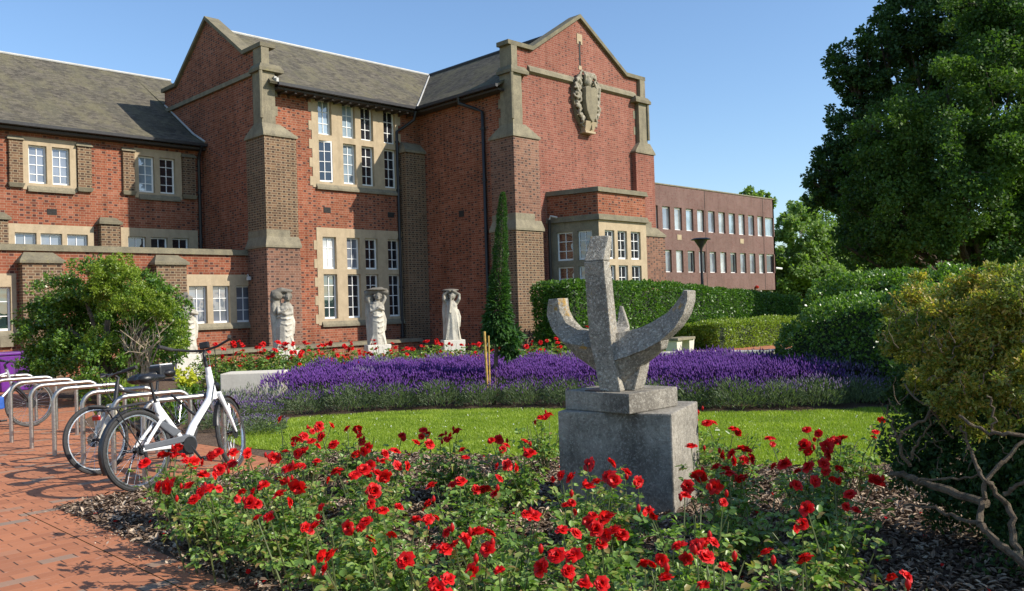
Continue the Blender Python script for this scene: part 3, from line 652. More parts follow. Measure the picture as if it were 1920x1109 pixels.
m = MB(); m.box(18.56, 19.495, 23.55, 24.0, 7.05, 7.13); m.frus((18.56,19.495,23.55,24.0), (18.7,19.495,23.9,24.0), 7.13, 7.45); m.build('shoulder_stone', M['stone_grey'], HALL)

# --- canted bay window
BY = 17.38; bl = (21.02, GY); bc = (21.45, BY); br = (24.0, BY); be = (24.42, GY)
FB1 = Fr((bl[0], bl[1], 0), (bc[0]-bl[0], bc[1]-bl[1], 0), (-(bl[1]-bc[1]), -(bc[0]-bl[0]), 0)); LB = math.hypot(bc[0]-bl[0], bc[1]-bl[1])
FB2 = Fr((bc[0], BY, 0), (1,0,0), (0,-1,0)); WB = br[0]-bc[0]
FB3 = Fr((br[0], BY, 0), (be[0]-br[0], be[1]-br[1], 0), (be[1]-br[1], -(be[0]-br[0]), 0))
def ring(name, z0, z1, off, mat, parent=HALL, inset_top=0.0):
    o = off; m = MB()
    def pts(o, z): return [(bl[0]-o, GY-0.001, z), (bc[0]-o*0.8, BY-o, z), (br[0]+o*0.8, BY-o, z), (be[0]+o, GY-0.001, z)]
    a = pts(off, z0); b = pts(off-inset_top, z1)
    m.add(a+b, [(0,1,5,4),(1,2,6,5),(2,3,7,6),(3,0,4,7),(3,2,1,0),(4,5,6,7)])
    return m.build(name, mat, parent)
bay = ring('bay_window', 4.42, 5.14, 0.0, M['brick'])
ring('bay_coping', 5.142, 5.30, 0.09, M['stone_cap'], bay, 0.04)
ring('bay_cornice', 4.24, 4.418, 0.10, M['stone_cap'], bay, 0.05)
ring('bay_base', 0.0, 0.9, 0.02, M['brick'], bay)
def bay_face(fr, W, lights, mat):
    m = MB(); grid_wall(m, fr, 0, W, 0.9, 4.24, [l[:4] for l in lights], b=0.0, t=0.2)
    w = m.build('bay_mullions', M[mat], HALL)
    for l in lights: sash(fr, l[0]+0.002, l[1]-0.002, l[2]+0.002, l[3]-0.002, l[4], l[5], 0.12, w, M[l[6]])
    return w
l1 = []
for x0, x1 in ((0.32,0.92), (1.10,1.62)): l1 += [(x0,x1,2.98,3.92,2,3,'glass_red'), (x0,x1,1.2,2.78,2,4,'glass_red')]
bay_face(FB1, LB, l1, 'stone_grey')  # darker stone than the other bay faces: shade put into its colour
l2 = []
for x0, x1 in ((0.30,0.80), (0.97,1.47), (1.68,2.22)): l2 += [(x0,x1,2.98,3.92,2,3,'glass'), (x0,x1,1.2,2.78,2,4,'glass')]
bay_face(FB2, WB, l2, 'stone')
bay_face(FB3, math.hypot(be[0]-br[0], be[1]-br[1]), [(0.3,0.9,1.2,3.92,2,6,'glass')], 'stone')
MB().add([(bl[0]+0.2,GY-0.05,0.9),(bc[0]+0.2,BY+0.2,0.9),(br[0]-0.2,BY+0.2,0.9),(be[0]-0.2,GY-0.05,0.9)],[(0,1,2,3)]).build('bay_floor', M['soffit'], bay)

# --- carved armorial on the gable (blank shield in leafy mantling)
def shield():
    ox, oz = 23.1, 8.6; y = GY
    parts = []
    root = MB()
    pts = [(-0.62,0.62),(-0.3,0.95),(0.3,0.9),(0.6,0.6),(0.66,0.0),(0.5,-0.6),(0.2,-0.98),(-0.2,-0.98),(-0.52,-0.55),(-0.68,0.0)]
    root.prism([(ox+a, y-0.001, oz+b) for a, b in pts], (0,-0.12,0)); r0 = root.build('armorial_carving', M['stone_grey'], HALL)
    rs = np.random.default_rng(3); P = []
    for sx in (-1, 1):
        for i in range(34):
            t = i/33; a = sx*(0.36+0.22*math.sin(t*3.1)+rs.uniform(-0.10,0.10)); z = 0.95-1.75*t+rs.uniform(-0.05,0.05)
            c = Vector((ox+a*(0.98 if t < 0.75 else 0.8), y-0.16, oz+z)); R = rs.uniform(0.06,0.13); th0 = rs.uniform(0,6.28); dr = rs.choice([-1,1])
            pl = [c+Vector((math.cos(th0+dr*q*0.55)*R*(1-q/11), -0.05*math.sin(q*0.7)-0.02, math.sin(th0+dr*q*0.55)*R*1.4*(1-q/11))) for q in range(9)]
            P.append(('t', pl, [0.05*(1-q/12) for q in range(9)]))
    for i in range(8):
        P.append(('t', [(ox-0.16+i*0.04, y-0.2, oz+0.62), (ox-0.22+i*0.06, y-0.3, oz+0.86+0.1*(i%2)), (ox-0.24+i*0.07, y-0.22, oz+1.02)], [0.045,0.05,0.02]))
    P.append(('s', (ox-0.02,y-0.2,oz+0.68), (0.17,0.16,0.2)))
    link('leafy_mantling', blob_solid(P, 0.022, 1), M['statue_dark'], r0, True)
    sp = [(-0.31,0.45),(-0.17,0.52),(0.0,0.47),(0.17,0.52),(0.31,0.45),(0.33,0.0),(0.27,-0.35),(0.14,-0.6),(0.0,-0.74),(-0.14,-0.6),(-0.27,-0.35),(-0.33,0.0)]
    MB().prism([(ox+a+0.02, y-0.16, oz+b-0.02) for a, b in sp], (0,-0.2,0)).build('blank_shield', M['stone_grey'], r0, bevel=0.03)
    m = MB(); m.frus((ox-0.22,ox+0.24,y-0.2,y-0.01), (ox-0.28,ox+0.3,y-0.32,y-0.01), oz-1.05, oz-0.72); m.box(ox-0.26,ox+0.28,y-0.26,y-0.01,oz-1.12,oz-1.051)
    m.box(ox+0.06,ox+0.09,y-0.30,y-0.2,oz-1.0,oz-0.75); m.build('corbel', M['stone'], r0)
shield()

# --- roofs
def slab(mb, q, th):   # q: 4 corner points (counter-clockwise seen from above)
    n = (Vector(q[1])-Vector(q[0])).cross(Vector(q[2])-Vector(q[0])).normalized()*-th
    return mb.hexa([tuple(Vector(p)+n) for p in q]+list(q))
RZ = 11.25
m = MB(); EVX = WX+0.30
# front slope with a slight bell-cast, mitred at the valley line towards G
vx = lambda y: 19.08+(y-23.5)*(22.95-19.08)/(27.35-23.5)
slab(m, [(13.38,23.48,8.66),(19.08,23.48,8.66),(vx(24.3),24.3,9.12),(13.62,24.3,9.12)], 0.07)
slab(m, [(13.62,24.3,9.12),(vx(24.3),24.3,9.12),(22.95,27.35,RZ),(13.62,27.35,RZ)], 0.07)
slab(m, [(13.62,27.35,RZ),(26.0,27.35,RZ),(26.0,31.3,8.6),(13.62,31.3,8.6)], 0.07)
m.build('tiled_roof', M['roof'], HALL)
m = MB(); gy0 = GY+0.33
slab(m, [(19.08,23.48,8.66),(19.08,gy0-0.15,8.66),(19.9,gy0-0.15,9.14),(19.9,24.3,9.14)], 0.07)
slab(m, [(19.9,24.3,9.14),(19.9,gy0,9.14),(22.95,gy0,RZ+0.002),(22.95,27.35,RZ+0.002)], 0.07)
slab(m, [(22.95,36,RZ+0.002),(22.95,gy0,RZ+0.002),(27.1,gy0,8.6),(27.1,36,8.6)], 0.07)
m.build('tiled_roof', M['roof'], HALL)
m = MB(); slab(m, [(1.0,27.7,7.38),(WX-0.005,27.7,7.38),(WX-0.005,28.6,7.80),(1.0,28.6,7.80)], 0.07)
slab(m, [(1.0,28.6,7.80),(WX-0.005,28.6,7.80),(WX-0.005,33.8,11.02),(1.0,33.8,11.02)], 0.07)
slab(m, [(1.0,33.8,11.02),(WX+1.5,33.8,11.02),(WX+1.5,37,8.5),(1.0,37,8.5)], 0.07); slab(m, [(WX-0.005,30.95,9.3),(WX+1.5,30.95,9.3),(WX+1.5,33.8,11.02),(WX-0.005,33.8,11.02)], 0.07)
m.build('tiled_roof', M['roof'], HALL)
# ridge and valley leads
def ridge(pts, r=0.055, mat='lead', name='ridge_tiles'): return MB().tube(pts, r, 8).build(name, M[mat], HALL)
ridge([(13.7,27.35,RZ+0.03),(22.9,27.35,RZ+0.03)]); ridge([(22.95,gy0+0.1,RZ+0.03),(22.95,35.9,RZ+0.03)], 0.07, 'gutter')
ridge([(1.0,33.8,11.06),(WX+1.5,33.8,11.06)])
ridge([(19.1,23.5,8.69),(19.9,24.32,9.17),(22.95,27.35,RZ+0.03)], 0.03, 'lead', 'valley_lead')
MB().tube([(WX-0.02,27.75,7.46),(WX-0.02,28.6,7.86),(WX-0.02,30.85,9.28)], 0.035, 6).build('flashing', M['lead'], HALL)
m = MB()
for i in range(7): m.box(13.60, 13.68, 23.5+i*0.12, 23.62+i*0.12, 8.68+i*0.065, 8.80+i*0.065)
m.build('stepped_flashing', M['lead'], HALL)
# gutters, soffits
def gutter(a, b, out):
    a, b, o = Vector(a), Vector(b), Vector(out); m = MB(); pr = [(0,0.0),(0.0,-0.07),(0.05,-0.11),(0.11,-0.09),(0.12,0.0)]
    va = [a+o*x+Vector((0,0,z)) for x, z in pr]; vb = [b+o*x+Vector((0,0,z)) for x, z in pr]; n = len(pr)
    m.add(va+vb, [(i,i+1,n+i+1,n+i) for i in range(n-1)]+[(n-1,0,n,2*n-1), tuple(range(n)), tuple(reversed(range(n,2*n)))])
    return m.build('gutter', M['gutter'], HALL)
gutter((13.6,23.46,8.64), (19.1,23.46,8.64), (0,-1,0)); gutter((19.06,23.4,8.64), (19.06,19.35,8.64), (-1,0,0)); gutter((1.0,27.68,7.36), (WX-0.01,27.68,7.36), (0,-1,0))
m = MB(); m.box(13.66,19.48,23.5,24.0,8.46,8.53); m.box(19.1,19.49,19.4,23.5,8.46,8.53); m.build('soffit', M['soffit'], HALL)
for i in range(16): MB().box(13.9+i*0.34, 13.97+i*0.34, 23.52, 24.0, 8.40, 8.459).build('rafter_end', M['soffit'], HALL)
m = MB().box(1.0,WX-0.003,27.72,LY,7.16,7.24); m.build('soffit', M['soffit'], HALL)
MB().hexa([(26.75,GY+0.5,8.5),(27.2,GY+0.5,8.42),(27.2,GY+3,8.42),(26.75,GY+3,8.5),(26.75,GY+0.5,8.75),(27.25,GY+0.5,8.56),(27.25,GY+3,8.56),(26.75,GY+3,8.75)]).build('gutter', M['gutter'], HALL)
# rain pipes
def pipe(pts, r=0.05, br=None):
    o = MB().tube(pts, r, 10).build('downpipe', M['black_metal'], HALL, smooth=True)
    z0, z1 = pts[-1][2], pts[-2][2]; m = MB(); z = 0.6
    x, y = pts[-1][0], pts[-1][1]
    while z < z1-0.2: m.lathe((x,y,z), [(r+0.02,0),(r+0.02,0.07)], 10); z += 1.7
    m.build('pipe_bracket', M['black_metal'], o)
pipe([(18.98,23.42,8.5),(18.95,23.50,8.2),(18.72,23.85,7.95),(18.5,23.93,7.8),(18.5,23.93,0.1)], 0.052)
pipe([(19.0,21.2,8.55),(19.02,21.2,8.35),(19.36,20.8,8.15),(19.42,20.5,8.0),(19.42,20.5,0.1)], 0.06)
pipe([(13.1,27.6,7.25),(13.15,27.9,7.0),(13.15,27.96,6.8),(13.15,27.96,3.2)], 0.055)
pipe([(20.82,18.95,4.35),(20.85,18.97,4.2),(20.87,19.0,4.0),(20.87,19.0,0.1)], 0.05)
MB().tube([(20.95,18.7,4.4),(20.84,18.9,4.46),(20.82,18.95,4.3)], 0.035, 8).build('bay_spout', M['lead'], HALL)
for (a0, z0, fr) in ((15.47,4.79,FC), (18.06,4.77,FC), (8.4,4.74,FL_)):
    m = MB(); fr.box(m, a0, a0+0.27, 0.0, 0.012, z0, z0+0.18)
    for i in range(3): fr.box(m, a0+0.02, a0+0.25, 0.012, 0.02, z0+0.03+i*0.055, z0+0.045+i*0.055)
    m.build('air_vent', M['vent'], HALL)
m = MB(); FGW.box(m, 21.64, 21.9, 0.0, 0.012, 4.64, 4.86); m.build('air_vent', M['vent'], HALL)
m = MB(); m.tube([(13.02,24.64,2.72),(13.0,24.5,2.78),(12.98,24.42,2.72)], 0.02, 6); m.lathe((12.98,24.40,2.60), [(0.02,0.12),(0.07,0.10),(0.08,0.0)], 12); m.build('wall_light', M['lead'], HALL)
m = MB(); FC.box(m, 17.7, 17.701, 0, 0.001, 5, 5.001)

# ================================================================== FAR OFFICE BLOCK
OFF = empty('office_block', (0,0,0), label='flat roofed plum brick office block with two rows of narrow windows beyond the hedge', cat='building')
FY = 33.45; FF = Fr((0,FY,0), (1,0,0), (0,-1,0))
ux = [46.7+1.415*i for i in range(11)]; holes = [(x, x+0.9, 6.47, 8.03) for x in ux]+[(62.05, 63.40, 6.5, 8.0)]
lx = [46.75+1.415*i for i in range(11)]; holes += [(x, x+0.86, 3.56, 5.08) for x in lx]+[(62.07, 63.40, 3.6, 5.08)]
grid_wall(MB(), FF, 44, 63.5, 2.26, 9.47, holes, t=0.4).build('wall', M['brick_far'], OFF)
MB().box(44, 63.5, FY+0.001, 48, 2.26, 2.4).build('floor_slab', M['concrete'], OFF)
m = MB(); m.box(63.3,63.5,FY,48,2.26,6.5); m.box(63.3,63.5,FY+1.4,48,6.5,8.0); m.box(63.3,63.5,FY,48,8.0,9.47); m.build('end_wall', M['brick_far'], OFF)
MB().box(43.9, 63.6, FY-0.05, 48.1, 9.471, 9.55).build('roof_edge', M['stone_grey'], OFF)
MB().box(53.36, 53.40, FY-0.012, FY, 2.3, 9.46).build('movement_joint', M['vent'], OFF); MB().box(61.72, 61.76, FY-0.012, FY, 2.3, 9.46).build('movement_joint', M['vent'], OFF)
for i, h in enumerate(holes):
    if h[0] > 61.8 or h[1] < 46: pass
    m = MB(); a0, a1, z0, z1 = h
    for b in ((a0,a0+0.05,z0,z1),(a1-0.05,a1,z0,z1),(a0,a1,z1-0.12,z1),(a0,a1,z0,z0+0.06)): FF.box(m, b[0]+0.001, b[1]-0.001, -0.18 if b[3]-b[2] > 0.5 else -0.178, -0.13, b[2]+0.001, b[3]-0.001)
    w = m.build('window', M['white'], OFF)
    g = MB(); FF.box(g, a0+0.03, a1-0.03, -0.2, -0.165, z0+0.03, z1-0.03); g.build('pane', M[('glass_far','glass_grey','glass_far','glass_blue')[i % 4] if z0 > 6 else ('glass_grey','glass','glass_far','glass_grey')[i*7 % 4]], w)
for x, z in ((49.75,5.8), (58.1,5.8)):
    m = MB(); FF.box(m, x, x+0.52, 0, 0.03, z, z+0.36); m.build('stone_plaque', M['stone'], OFF)
MB().box(44, 62.8, 37, 37.3, 0, 2.26).build('undercroft_wall', M['brick_far'], OFF)
for x in (50.5, 58.2, 62.6, 54.4):
    m = MB(); m.box(x, x+0.6, FY+0.15, FY+0.8, 0, 2.25); m.build('column', M['stone_grey'], OFF)
MB().box(58.9, 62.5, 36.7, 36.95, 0.4, 1.9).build('undercroft_window', M['glass_grey'], OFF); MB().box(58.9,62.5,36.5,36.69,1.0,1.15).build('white_rail', M['white'], OFF)
m = MB().lathe((60.2,FY-0.12,2.45), [(0.02,-0.1),(0.14,-0.05),(0.16,0.08),(0.05,0.16)], 12); m.build('bulkhead_light', M['red_lens'], OFF)
MB().tube([(63.5,FY,4.0),(64.3,FY-0.1,3.95)], 0.08, 6).build('camera_bracket', M['white'], OFF)

# ================================================================== LAMP POST
lp = DD(1317, 540, 40); LX, LYY = lp.x, lp.y
lamp = empty('street_lamp', (LX, LYY, 0), label='black street lamp with inverted cone head standing beyond the clipped hedge', cat='lamp post')
MB().lathe((0,0,0), [(0.12,0),(0.12,0.9),(0.075,1.0),(0.06,3.75),(0.05,3.9)], 14).build('post', M['black_metal'], lamp, smooth=True)
hh = MB().lathe((0,0,0), [(0.06,3.9),(0.08,4.0),(0.31,4.36),(0.32,4.38)], 20).build('head', M['lamp_glass'], lamp, smooth=True)
MB().lathe((0,0,0), [(0.46,4.381),(0.46,4.41),(0.34,4.46),(0.05,4.48)], 20).build('lid', M['black_metal'], hh)
MB().box(0.06,0.28,-0.1,0.1,1.55,2.1).build('control_box', M['black_metal'], lamp)

# ================================================================== LOW WALLS AND BLOCKS
def boxthing(name, b, mat, bevel=0.02, parent=None, **kw): return MB().box(*b).build(name, M[mat], parent, bevel=bevel, **kw)
lw = empty('low_wall', (10.6,22.6,0), label='low brick wall with stone coping along the foot of the hall behind the statues', cat='wall')
MB().box(0, 7.6, 0.02, 0.4, 0, 0.46).build('brickwork', M['brick'], lw); MB().hexa([(-0.05,-0.08,0.461),(7.68,-0.08,0.461),(7.68,0.5,0.461),(-0.05,0.5,0.461),(-0.05,-0.03,0.56),(7.66,-0.03,0.56),(7.66,0.45,0.58),(-0.05,0.45,0.58)]).build('coping', M['stone_cap'], lw)
# kerb wall on the right behind the lavender
kp = [GZ(x, y, 0.34) for x, y in ((1180,664.5),(1230,662),(1290,660.5),(1350,659.5),(1400,658.5),(1445,657.5),(1490,655),(1520,654))]
m = MB(); m2 = MB(); n = len(kp)
for i in range(n-1):
    a, b = kp[i], kp[i+1]; d = (b-a).normalized(); s = Vector((-d.y, d.x, 0)); s = s if s.dot(fw) > 0 else -s
    A = [a, b, b+s*0.4, a+s*0.4]
    if (A[1]-A[0]).cross(A[2]-A[0]).z < 0: A.reverse()
    m.hexa([Vector((p.x,p.y,0)) for p in A]+[Vector((p.x,p.y,0.26)) for p in A])
    A2 = [a-s*0.05, b-s*0.05-d*0.01, b+s*0.45-d*0.01, a+s*0.45]
    if (A2[1]-A2[0]).cross(A2[2]-A2[0]).z < 0: A2.reverse()
    m2.hexa([Vector((p.x,p.y,0.262)) for p in A2]+[Vector((p.x,p.y,0.34)) for p in A2])
kw_ = m.build('kerb_wall', M['concrete'], label='low curved stone kerb wall behind the right end of the lavender', cat='wall'); m2.build('coping', M['block'], kw_)
# cast block left of the lavender (front face px 425-532, top 700)
bk = GZ(532, 757, 0.0)
blk = empty('stone_block', (7.2,12.55,0), rz=rad(-42), label='long pale rectangular stone block at the left end of the lavender', cat='stone block')
MB().box(-0.98, 0.0, 0.0, 0.6, 0.0, 0.57).build('slab', M['block'], blk, bevel=0.015)
b2 = GZ(1284, 662, 0.0); p = DD(1284, 628, 23)
bn = empty('stone_bench', (p.x, p.y, 0), rz=rad(10), label='small stone bench half hidden beside the low box hedge', cat='bench')
MB().box(-0.9,0.24,-0.2,0.2,0.50,0.57).build('seat', M['stone_grey'], bn, bevel=0.01)
MB().frus((-0.0,0.22,-0.12,0.16),(-0.06,0.28,-0.15,0.2),0,0.5).build('leg', M['block'], bn); MB().frus((-0.8,-0.58,-0.12,0.16),(-0.86,-0.52,-0.15,0.2),0,0.5).build('leg', M['block'], bn)

# ================================================================== STATUES
def statue(px, ytop, ybase, dist, kind, label, plabel):
    b = DD(px, ybase, dist); t = DD(px, ytop, dist); H = t.z-b.z
    st = empty('stone_statue', (b.x, b.y, b.z), rz=math.atan2(-b.x, b.y)+rad(0) , label=label, cat='statue', group='weathered stone figures on plinths')
    # local frame: figure faces -y (towards the garden), x to its left as seen
    k = H/1.72; P = []
    def S(c, r): P.append(('s', tuple(q*k for q in c), tuple(q*k for q in r) if isinstance(r, tuple) else r*k))
    def T(pts, rr): P.append(('t', [tuple(q*k for q in p) for p in pts], [q*k for q in rr]))
    lean = {1: 0.04, 2: 0.0, 3: -0.02, 4: 0.0}[kind]
    # draped legs and torso
    T([(0.02,0,-0.02),(0.0,0,0.3),(0.0,0,0.62),(lean,0,0.9),(lean,0.0,1.12),(lean+0.01,0,1.3)], [0.28,0.245,0.24,0.22,0.21,0.15])
    S((0.10,-0.05,0.5), (0.12,0.15,0.42)); S((-0.11,-0.02,0.45), (0.12,0.14,0.42)); S((0.08,-0.12,0.72), (0.09,0.09,0.13))
    S((lean+0.1,-0.1,1.14), (0.09,0.09,0.1)); S((lean-0.09,-0.1,1.14), (0.09,0.09,0.1))
    hx = {1: 0.10, 2: 0.05, 3: 0.03, 4: 0.05}[kind]
    T([(lean,0,1.25),(hx,-0.02,1.4)], [0.08,0.075]); S((hx,-0.05,1.46), (0.095,0.115,0.13)); S((hx+0.01,-0.165,1.45),(0.018,0.03,0.03)); S((hx,-0.13,1.40),(0.045,0.04,0.03))
    for i in range(9):   # curls of hair
        a = i/8*math.pi*1.3-0.5; S((hx+0.10*math.cos(a), -0.05-0.03*math.sin(i*2.0), 1.49+0.10*math.sin(a)), 0.038)
    # drapery: swags from one hip, long falls below, a sash over the shoulder
    fr_ = np.random.default_rng(40+kind)
    if kind != 3:
        for i in range(5):
            z0 = 0.92-0.13*i; dp = 0.10+0.05*i
            T([(-0.19+0.02*i,-0.08,z0+0.10), (-0.08,-0.19,z0-0.02-dp*0.3), (0.06,-0.225,z0-dp*0.7), (0.17,-0.17,z0-dp*0.55), (0.205,-0.05,z0+0.03-dp*0.2)], [0.014,0.026,0.036,0.026,0.012])
        T([(0.16,-0.10,1.22),(0.06,-0.18,1.08),(-0.08,-0.19,0.96),(-0.2,-0.08,0.90)], [0.03,0.034,0.034,0.03]); T([(0.10,-0.12,1.24),(0.0,-0.18,1.13),(-0.12,-0.17,1.02)], [0.02,0.024,0.02])
    for i in range(8):
        x = -0.20+0.057*i+fr_.uniform(-0.01,0.01); zt = (1.12 if kind == 3 else 0.46)+fr_.uniform(-0.06,0.06)
        T([(x*0.55,-0.14,zt),(x*0.8+0.02,-0.195,zt*0.55),(x*1.12,-0.20,0.05),(x*1.15,-0.205,0.0)], [0.010,0.024,0.020,0.020])
    T([(0.20,-0.02,1.0),(0.25,-0.03,0.75),(0.23,-0.05,0.5),(0.25,-0.05,0.42)], [0.03,0.05,0.045,0.02])
    # arms and load
    if kind == 1:    # cloak over a raised bent arm, other arm folded over the chest
        T([(-0.16,0,1.22),(-0.28,0.0,1.40),(-0.26,-0.02,1.58),(-0.05,-0.04,1.66),(0.08,0.0,1.64)], [0.09,0.115,0.12,0.10,0.07])
        S((-0.24,0.06,1.42),(0.13,0.16,0.22)); T([(-0.22,0.05,1.4),(-0.27,0.08,1.0),(-0.24,0.08,0.5),(-0.22,0.06,0.0)], [0.15,0.13,0.12,0.12])
        T([(0.19,-0.05,1.2),(0.20,-0.14,1.0),(0.05,-0.22,0.98),(-0.10,-0.22,1.06)], [0.065,0.055,0.05,0.04])
        T([(-0.16,-0.06,1.2),(-0.15,-0.2,1.02),(0.0,-0.24,1.08),(0.10,-0.22,1.16)], [0.06,0.05,0.045,0.035])
        S((0.02,0.04,1.64),(0.24,0.2,0.08)); S((-0.20,0.0,1.52),(0.19,0.2,0.17)); S((-0.27,0.04,1.2),(0.12,0.16,0.3))
    elif kind == 2:  # slab carried on the head, hands clasped at the chest
        for sx in (-1,1):
            T([(sx*0.17,0,1.22),(sx*0.27,0.0,1.42),(sx*0.20,0.0,1.58)], [0.06,0.052,0.045])
        T([(-0.16,-0.05,1.2),(-0.17,-0.17,1.0),(0.04,-0.24,1.1)], [0.06,0.05,0.04]); T([(0.18,-0.05,1.18),(0.2,-0.18,1.05),(0.08,-0.24,1.12)], [0.055,0.05,0.04]); S((0.07,-0.25,1.13),(0.06,0.04,0.05))
        T([(-0.34,0.05,1.56),(-0.1,0.0,1.64),(0.15,0.0,1.66),(0.36,0.0,1.57)], [0.09,0.11,0.11,0.07]); S((-0.24,0.1,1.42),(0.14,0.16,0.2)); S((0.02,0.0,1.68),(0.36,0.2,0.045))
        T([(-0.2,0.10,1.5),(-0.24,0.12,1.0),(-0.22,0.12,0.5),(-0.2,0.1,0.0)], [0.12,0.12,0.12,0.12])
    elif kind == 3:  # both arms raised round the bowed head
        for sx in (-1,1):
            T([(sx*0.15,0,1.2),(sx*0.25,-0.08,1.36),(sx*0.26,-0.06,1.5),(sx*0.08,-0.1,1.62)], [0.065,0.06,0.055,0.045]); S((sx*0.06,-0.12,1.63),(0.05,0.05,0.035))
        S((-0.03,0.05,1.66),(0.30,0.2,0.05)); S((-0.2,0.1,1.42),(0.13,0.15,0.22)); T([(-0.02,-0.16,1.5),(-0.05,-0.2,1.2),(-0.08,-0.22,0.9)],[0.04,0.045,0.03])
        T([(-0.17,0.09,1.5),(-0.22,0.11,1.0),(-0.2,0.12,0.5),(-0.2,0.1,0.0)], [0.11,0.12,0.12,0.13])
    else:
        T([(-0.16,0,1.22),(-0.28,0.0,1.40),(-0.2,-0.02,1.58),(0.05,0,1.64)], [0.07,0.08,0.08,0.08]); T([(0.17,0,1.2),(0.27,-0.1,1.1),(0.1,-0.24,1.15)], [0.06,0.05,0.04])
        T([(-0.2,0.10,1.5),(-0.24,0.12,1.0),(-0.22,0.12,0.5),(-0.2,0.1,0.0)], [0.12,0.12,0.12,0.12])
    body = link('figure', blob_solid(P, 0.014, 1), M['statue'], st, True)
    w = 0.36*k
    pl = MB().box(-w,w,-w*0.85,w*0.85,0,b.z-0.005).build('plinth', M['plinth'], None, bevel=0.015)
    pl.location = (b.x, b.y, 0); pl.rotation_euler = (0,0,st.rotation_euler.z+rad(12)); tag(pl, plabel, 'plinth', 'pale plinths under the figures')
    return st
statue(535, 541, 655, 22, 1, 'stone statue with cloak hooding the raised arm, in front of the corner pier', 'pale stone plinth under the cloaked statue before the corner pier')
statue(708, 541, 646, 23.2, 2, 'draped stone statue with hands clasped and slab on head, before the lower window', 'pale stone plinth under the statue before the lower window')
statue(849, 541, 637, 24.6, 3, 'draped stone statue with both arms round its head, nearest the green spire', 'pale stone plinth under the statue nearest the green spire')
statue(352, 547, 664, 20.8, 4, 'pale stone statue half hidden behind the round green shrub', 'tall pale plinth beside the round shrub behind the bicycle')

# ================================================================== ANCHOR SCULPTURE ON PEDESTAL
e1 = Vector((0.34,-0.94,0)).normalized(); a_box = math.atan2(e1.y, e1.x)
FRp = Vector((5.02,3.47,0)); e2 = Vector((-e1.y, e1.x, 0))
pc = FRp - e1*0.43 + e2*0.40
ped = empty('pedestal', (pc.x, pc.y, 0), rz=a_box, label='square stained concrete pedestal standing among the red roses', cat='pedestal')
MB().box(-0.43,0.43,-0.40,0.40,-0.02,0.72).build('block', M['concrete'], ped, bevel=0.012)
sl2 = MB().box(-0.30,0.30,-0.30,0.30,0.722,0.865).build('top_slab', M['concrete'], ped, bevel=0.008)
sl2.rotation_euler = (0,0,-a_box); sl2.location = (0,0,0)
q = Matrix.Rotation(-a_box, 3, 'Z') @ Vector((5.14-pc.x, 4.0-pc.y, 0)); sl2.location = (q.x, q.y, 0)
sc_o = Vector((4.905, 3.915, 0.866)); sa = rad(-71)
scu = empty('anchor_sculpture', tuple(sc_o), rz=sa, label='abstract concrete anchor sculpture with upright shank and curved arms', cat='sculpture')
def subdiv_noise(me, cuts=0, amp=0.004):
    bm = bmesh.new(); bm.from_mesh(me)
    if cuts: bmesh.ops.subdivide_edges(bm, edges=bm.edges[:], cuts=cuts, use_grid_fill=True)
    for v in bm.verts: v.co += Vector(mnoise.noise_vector(v.co*9))*amp
    bm.to_mesh(me); bm.free(); return me
def conc(name, mb, mat, parent, bevel=0.008, cuts=3, amp=0.005):
    me = mb.mesh(name, bevel); subdiv_noise(me, cuts, amp); o = link(name, me, M[mat], parent); return o
# local: x right, y away, z up ; shank front face
m = MB()
def loft(m, secs):
    n = len(secs[0]); vs = [p for s in secs for p in s]; fs = []
    for i in range(len(secs)-1):
        for j in range(n): fs.append((i*n+j, i*n+(j+1)%n, (i+1)*n+(j+1)%n, (i+1)*n+j))
    fs += [tuple(reversed(range(n))), tuple((len(secs)-1)*n+j for j in range(n))]
    return m.add(vs, fs)
def rect(x0, x1, y0, y1, z, z2=None): z2 = z if z2 is None else z2; return [(x0,y0,z),(x1,y0,z),(x1,y1,z2),(x0,y1,z2)]
loft(m, [rect(-0.085,0.08,0,0.16,0.0), rect(-0.122,0.034,0.0,0.17,0.237), rect(-0.150,0.018,0.0,0.17,0.366), rect(-0.163,0.0,0.0,0.155,0.66), rect(-0.175,-0.018,0.0,0.14,0.955,0.955)])
loft(m, [rect(-0.175,-0.018,0.0,0.14,0.957), rect(-0.150,-0.002,0.085,0.15,1.145)])
conc('shank', m, 'aggregate', scu)
def arm(I, O, f, b, name='arm', tilt=0.12, flip=False):
    """I inner/top curve (x,z), O outer/bottom curve; the front face leans back towards the inner edge"""
    m = MB(); secs = []
    for i, ((xi, zi), (xo, zo)) in enumerate(zip(I, O)):
        s = [(xo, f, zo), (xi, f+tilt, zi), (xi, b-0.02, zi), (xo, b, zo)]
        if flip: s.reverse()
        secs.append(s)
    loft(m, secs)
    bm_ = m; return conc(name, bm_, 'aggregate', scu, cuts=2, amp=0.005)
LI = [(-0.02,0.42),(-0.16,0.43),(-0.28,0.46),(-0.354,0.528),(-0.387,0.60),(-0.40,0.694)]
LO = [(-0.02,0.31),(-0.20,0.325),(-0.375,0.362),(-0.455,0.445),(-0.505,0.57),(-0.482,0.69)]
arm(LI, LO, 0.03, 0.24, flip=True)
arm(LO[:5], [(-0.02,0.06),(-0.14,0.135),(-0.29,0.235),(-0.43,0.37),(-0.505,0.55)], 0.115, 0.22, name='keel', tilt=-0.08, flip=True)
RI = [(-0.02,0.42),(0.08,0.432),(0.19,0.455),(0.30,0.50),(0.40,0.56),(0.465,0.623),(0.51,0.68),(0.53,0.72)]
RO = [(-0.02,0.215),(0.13,0.25),(0.26,0.298),(0.386,0.365),(0.49,0.455),(0.555,0.55),(0.585,0.64),(0.588,0.715)]
arm(RI, RO, 0.0, 0.25)
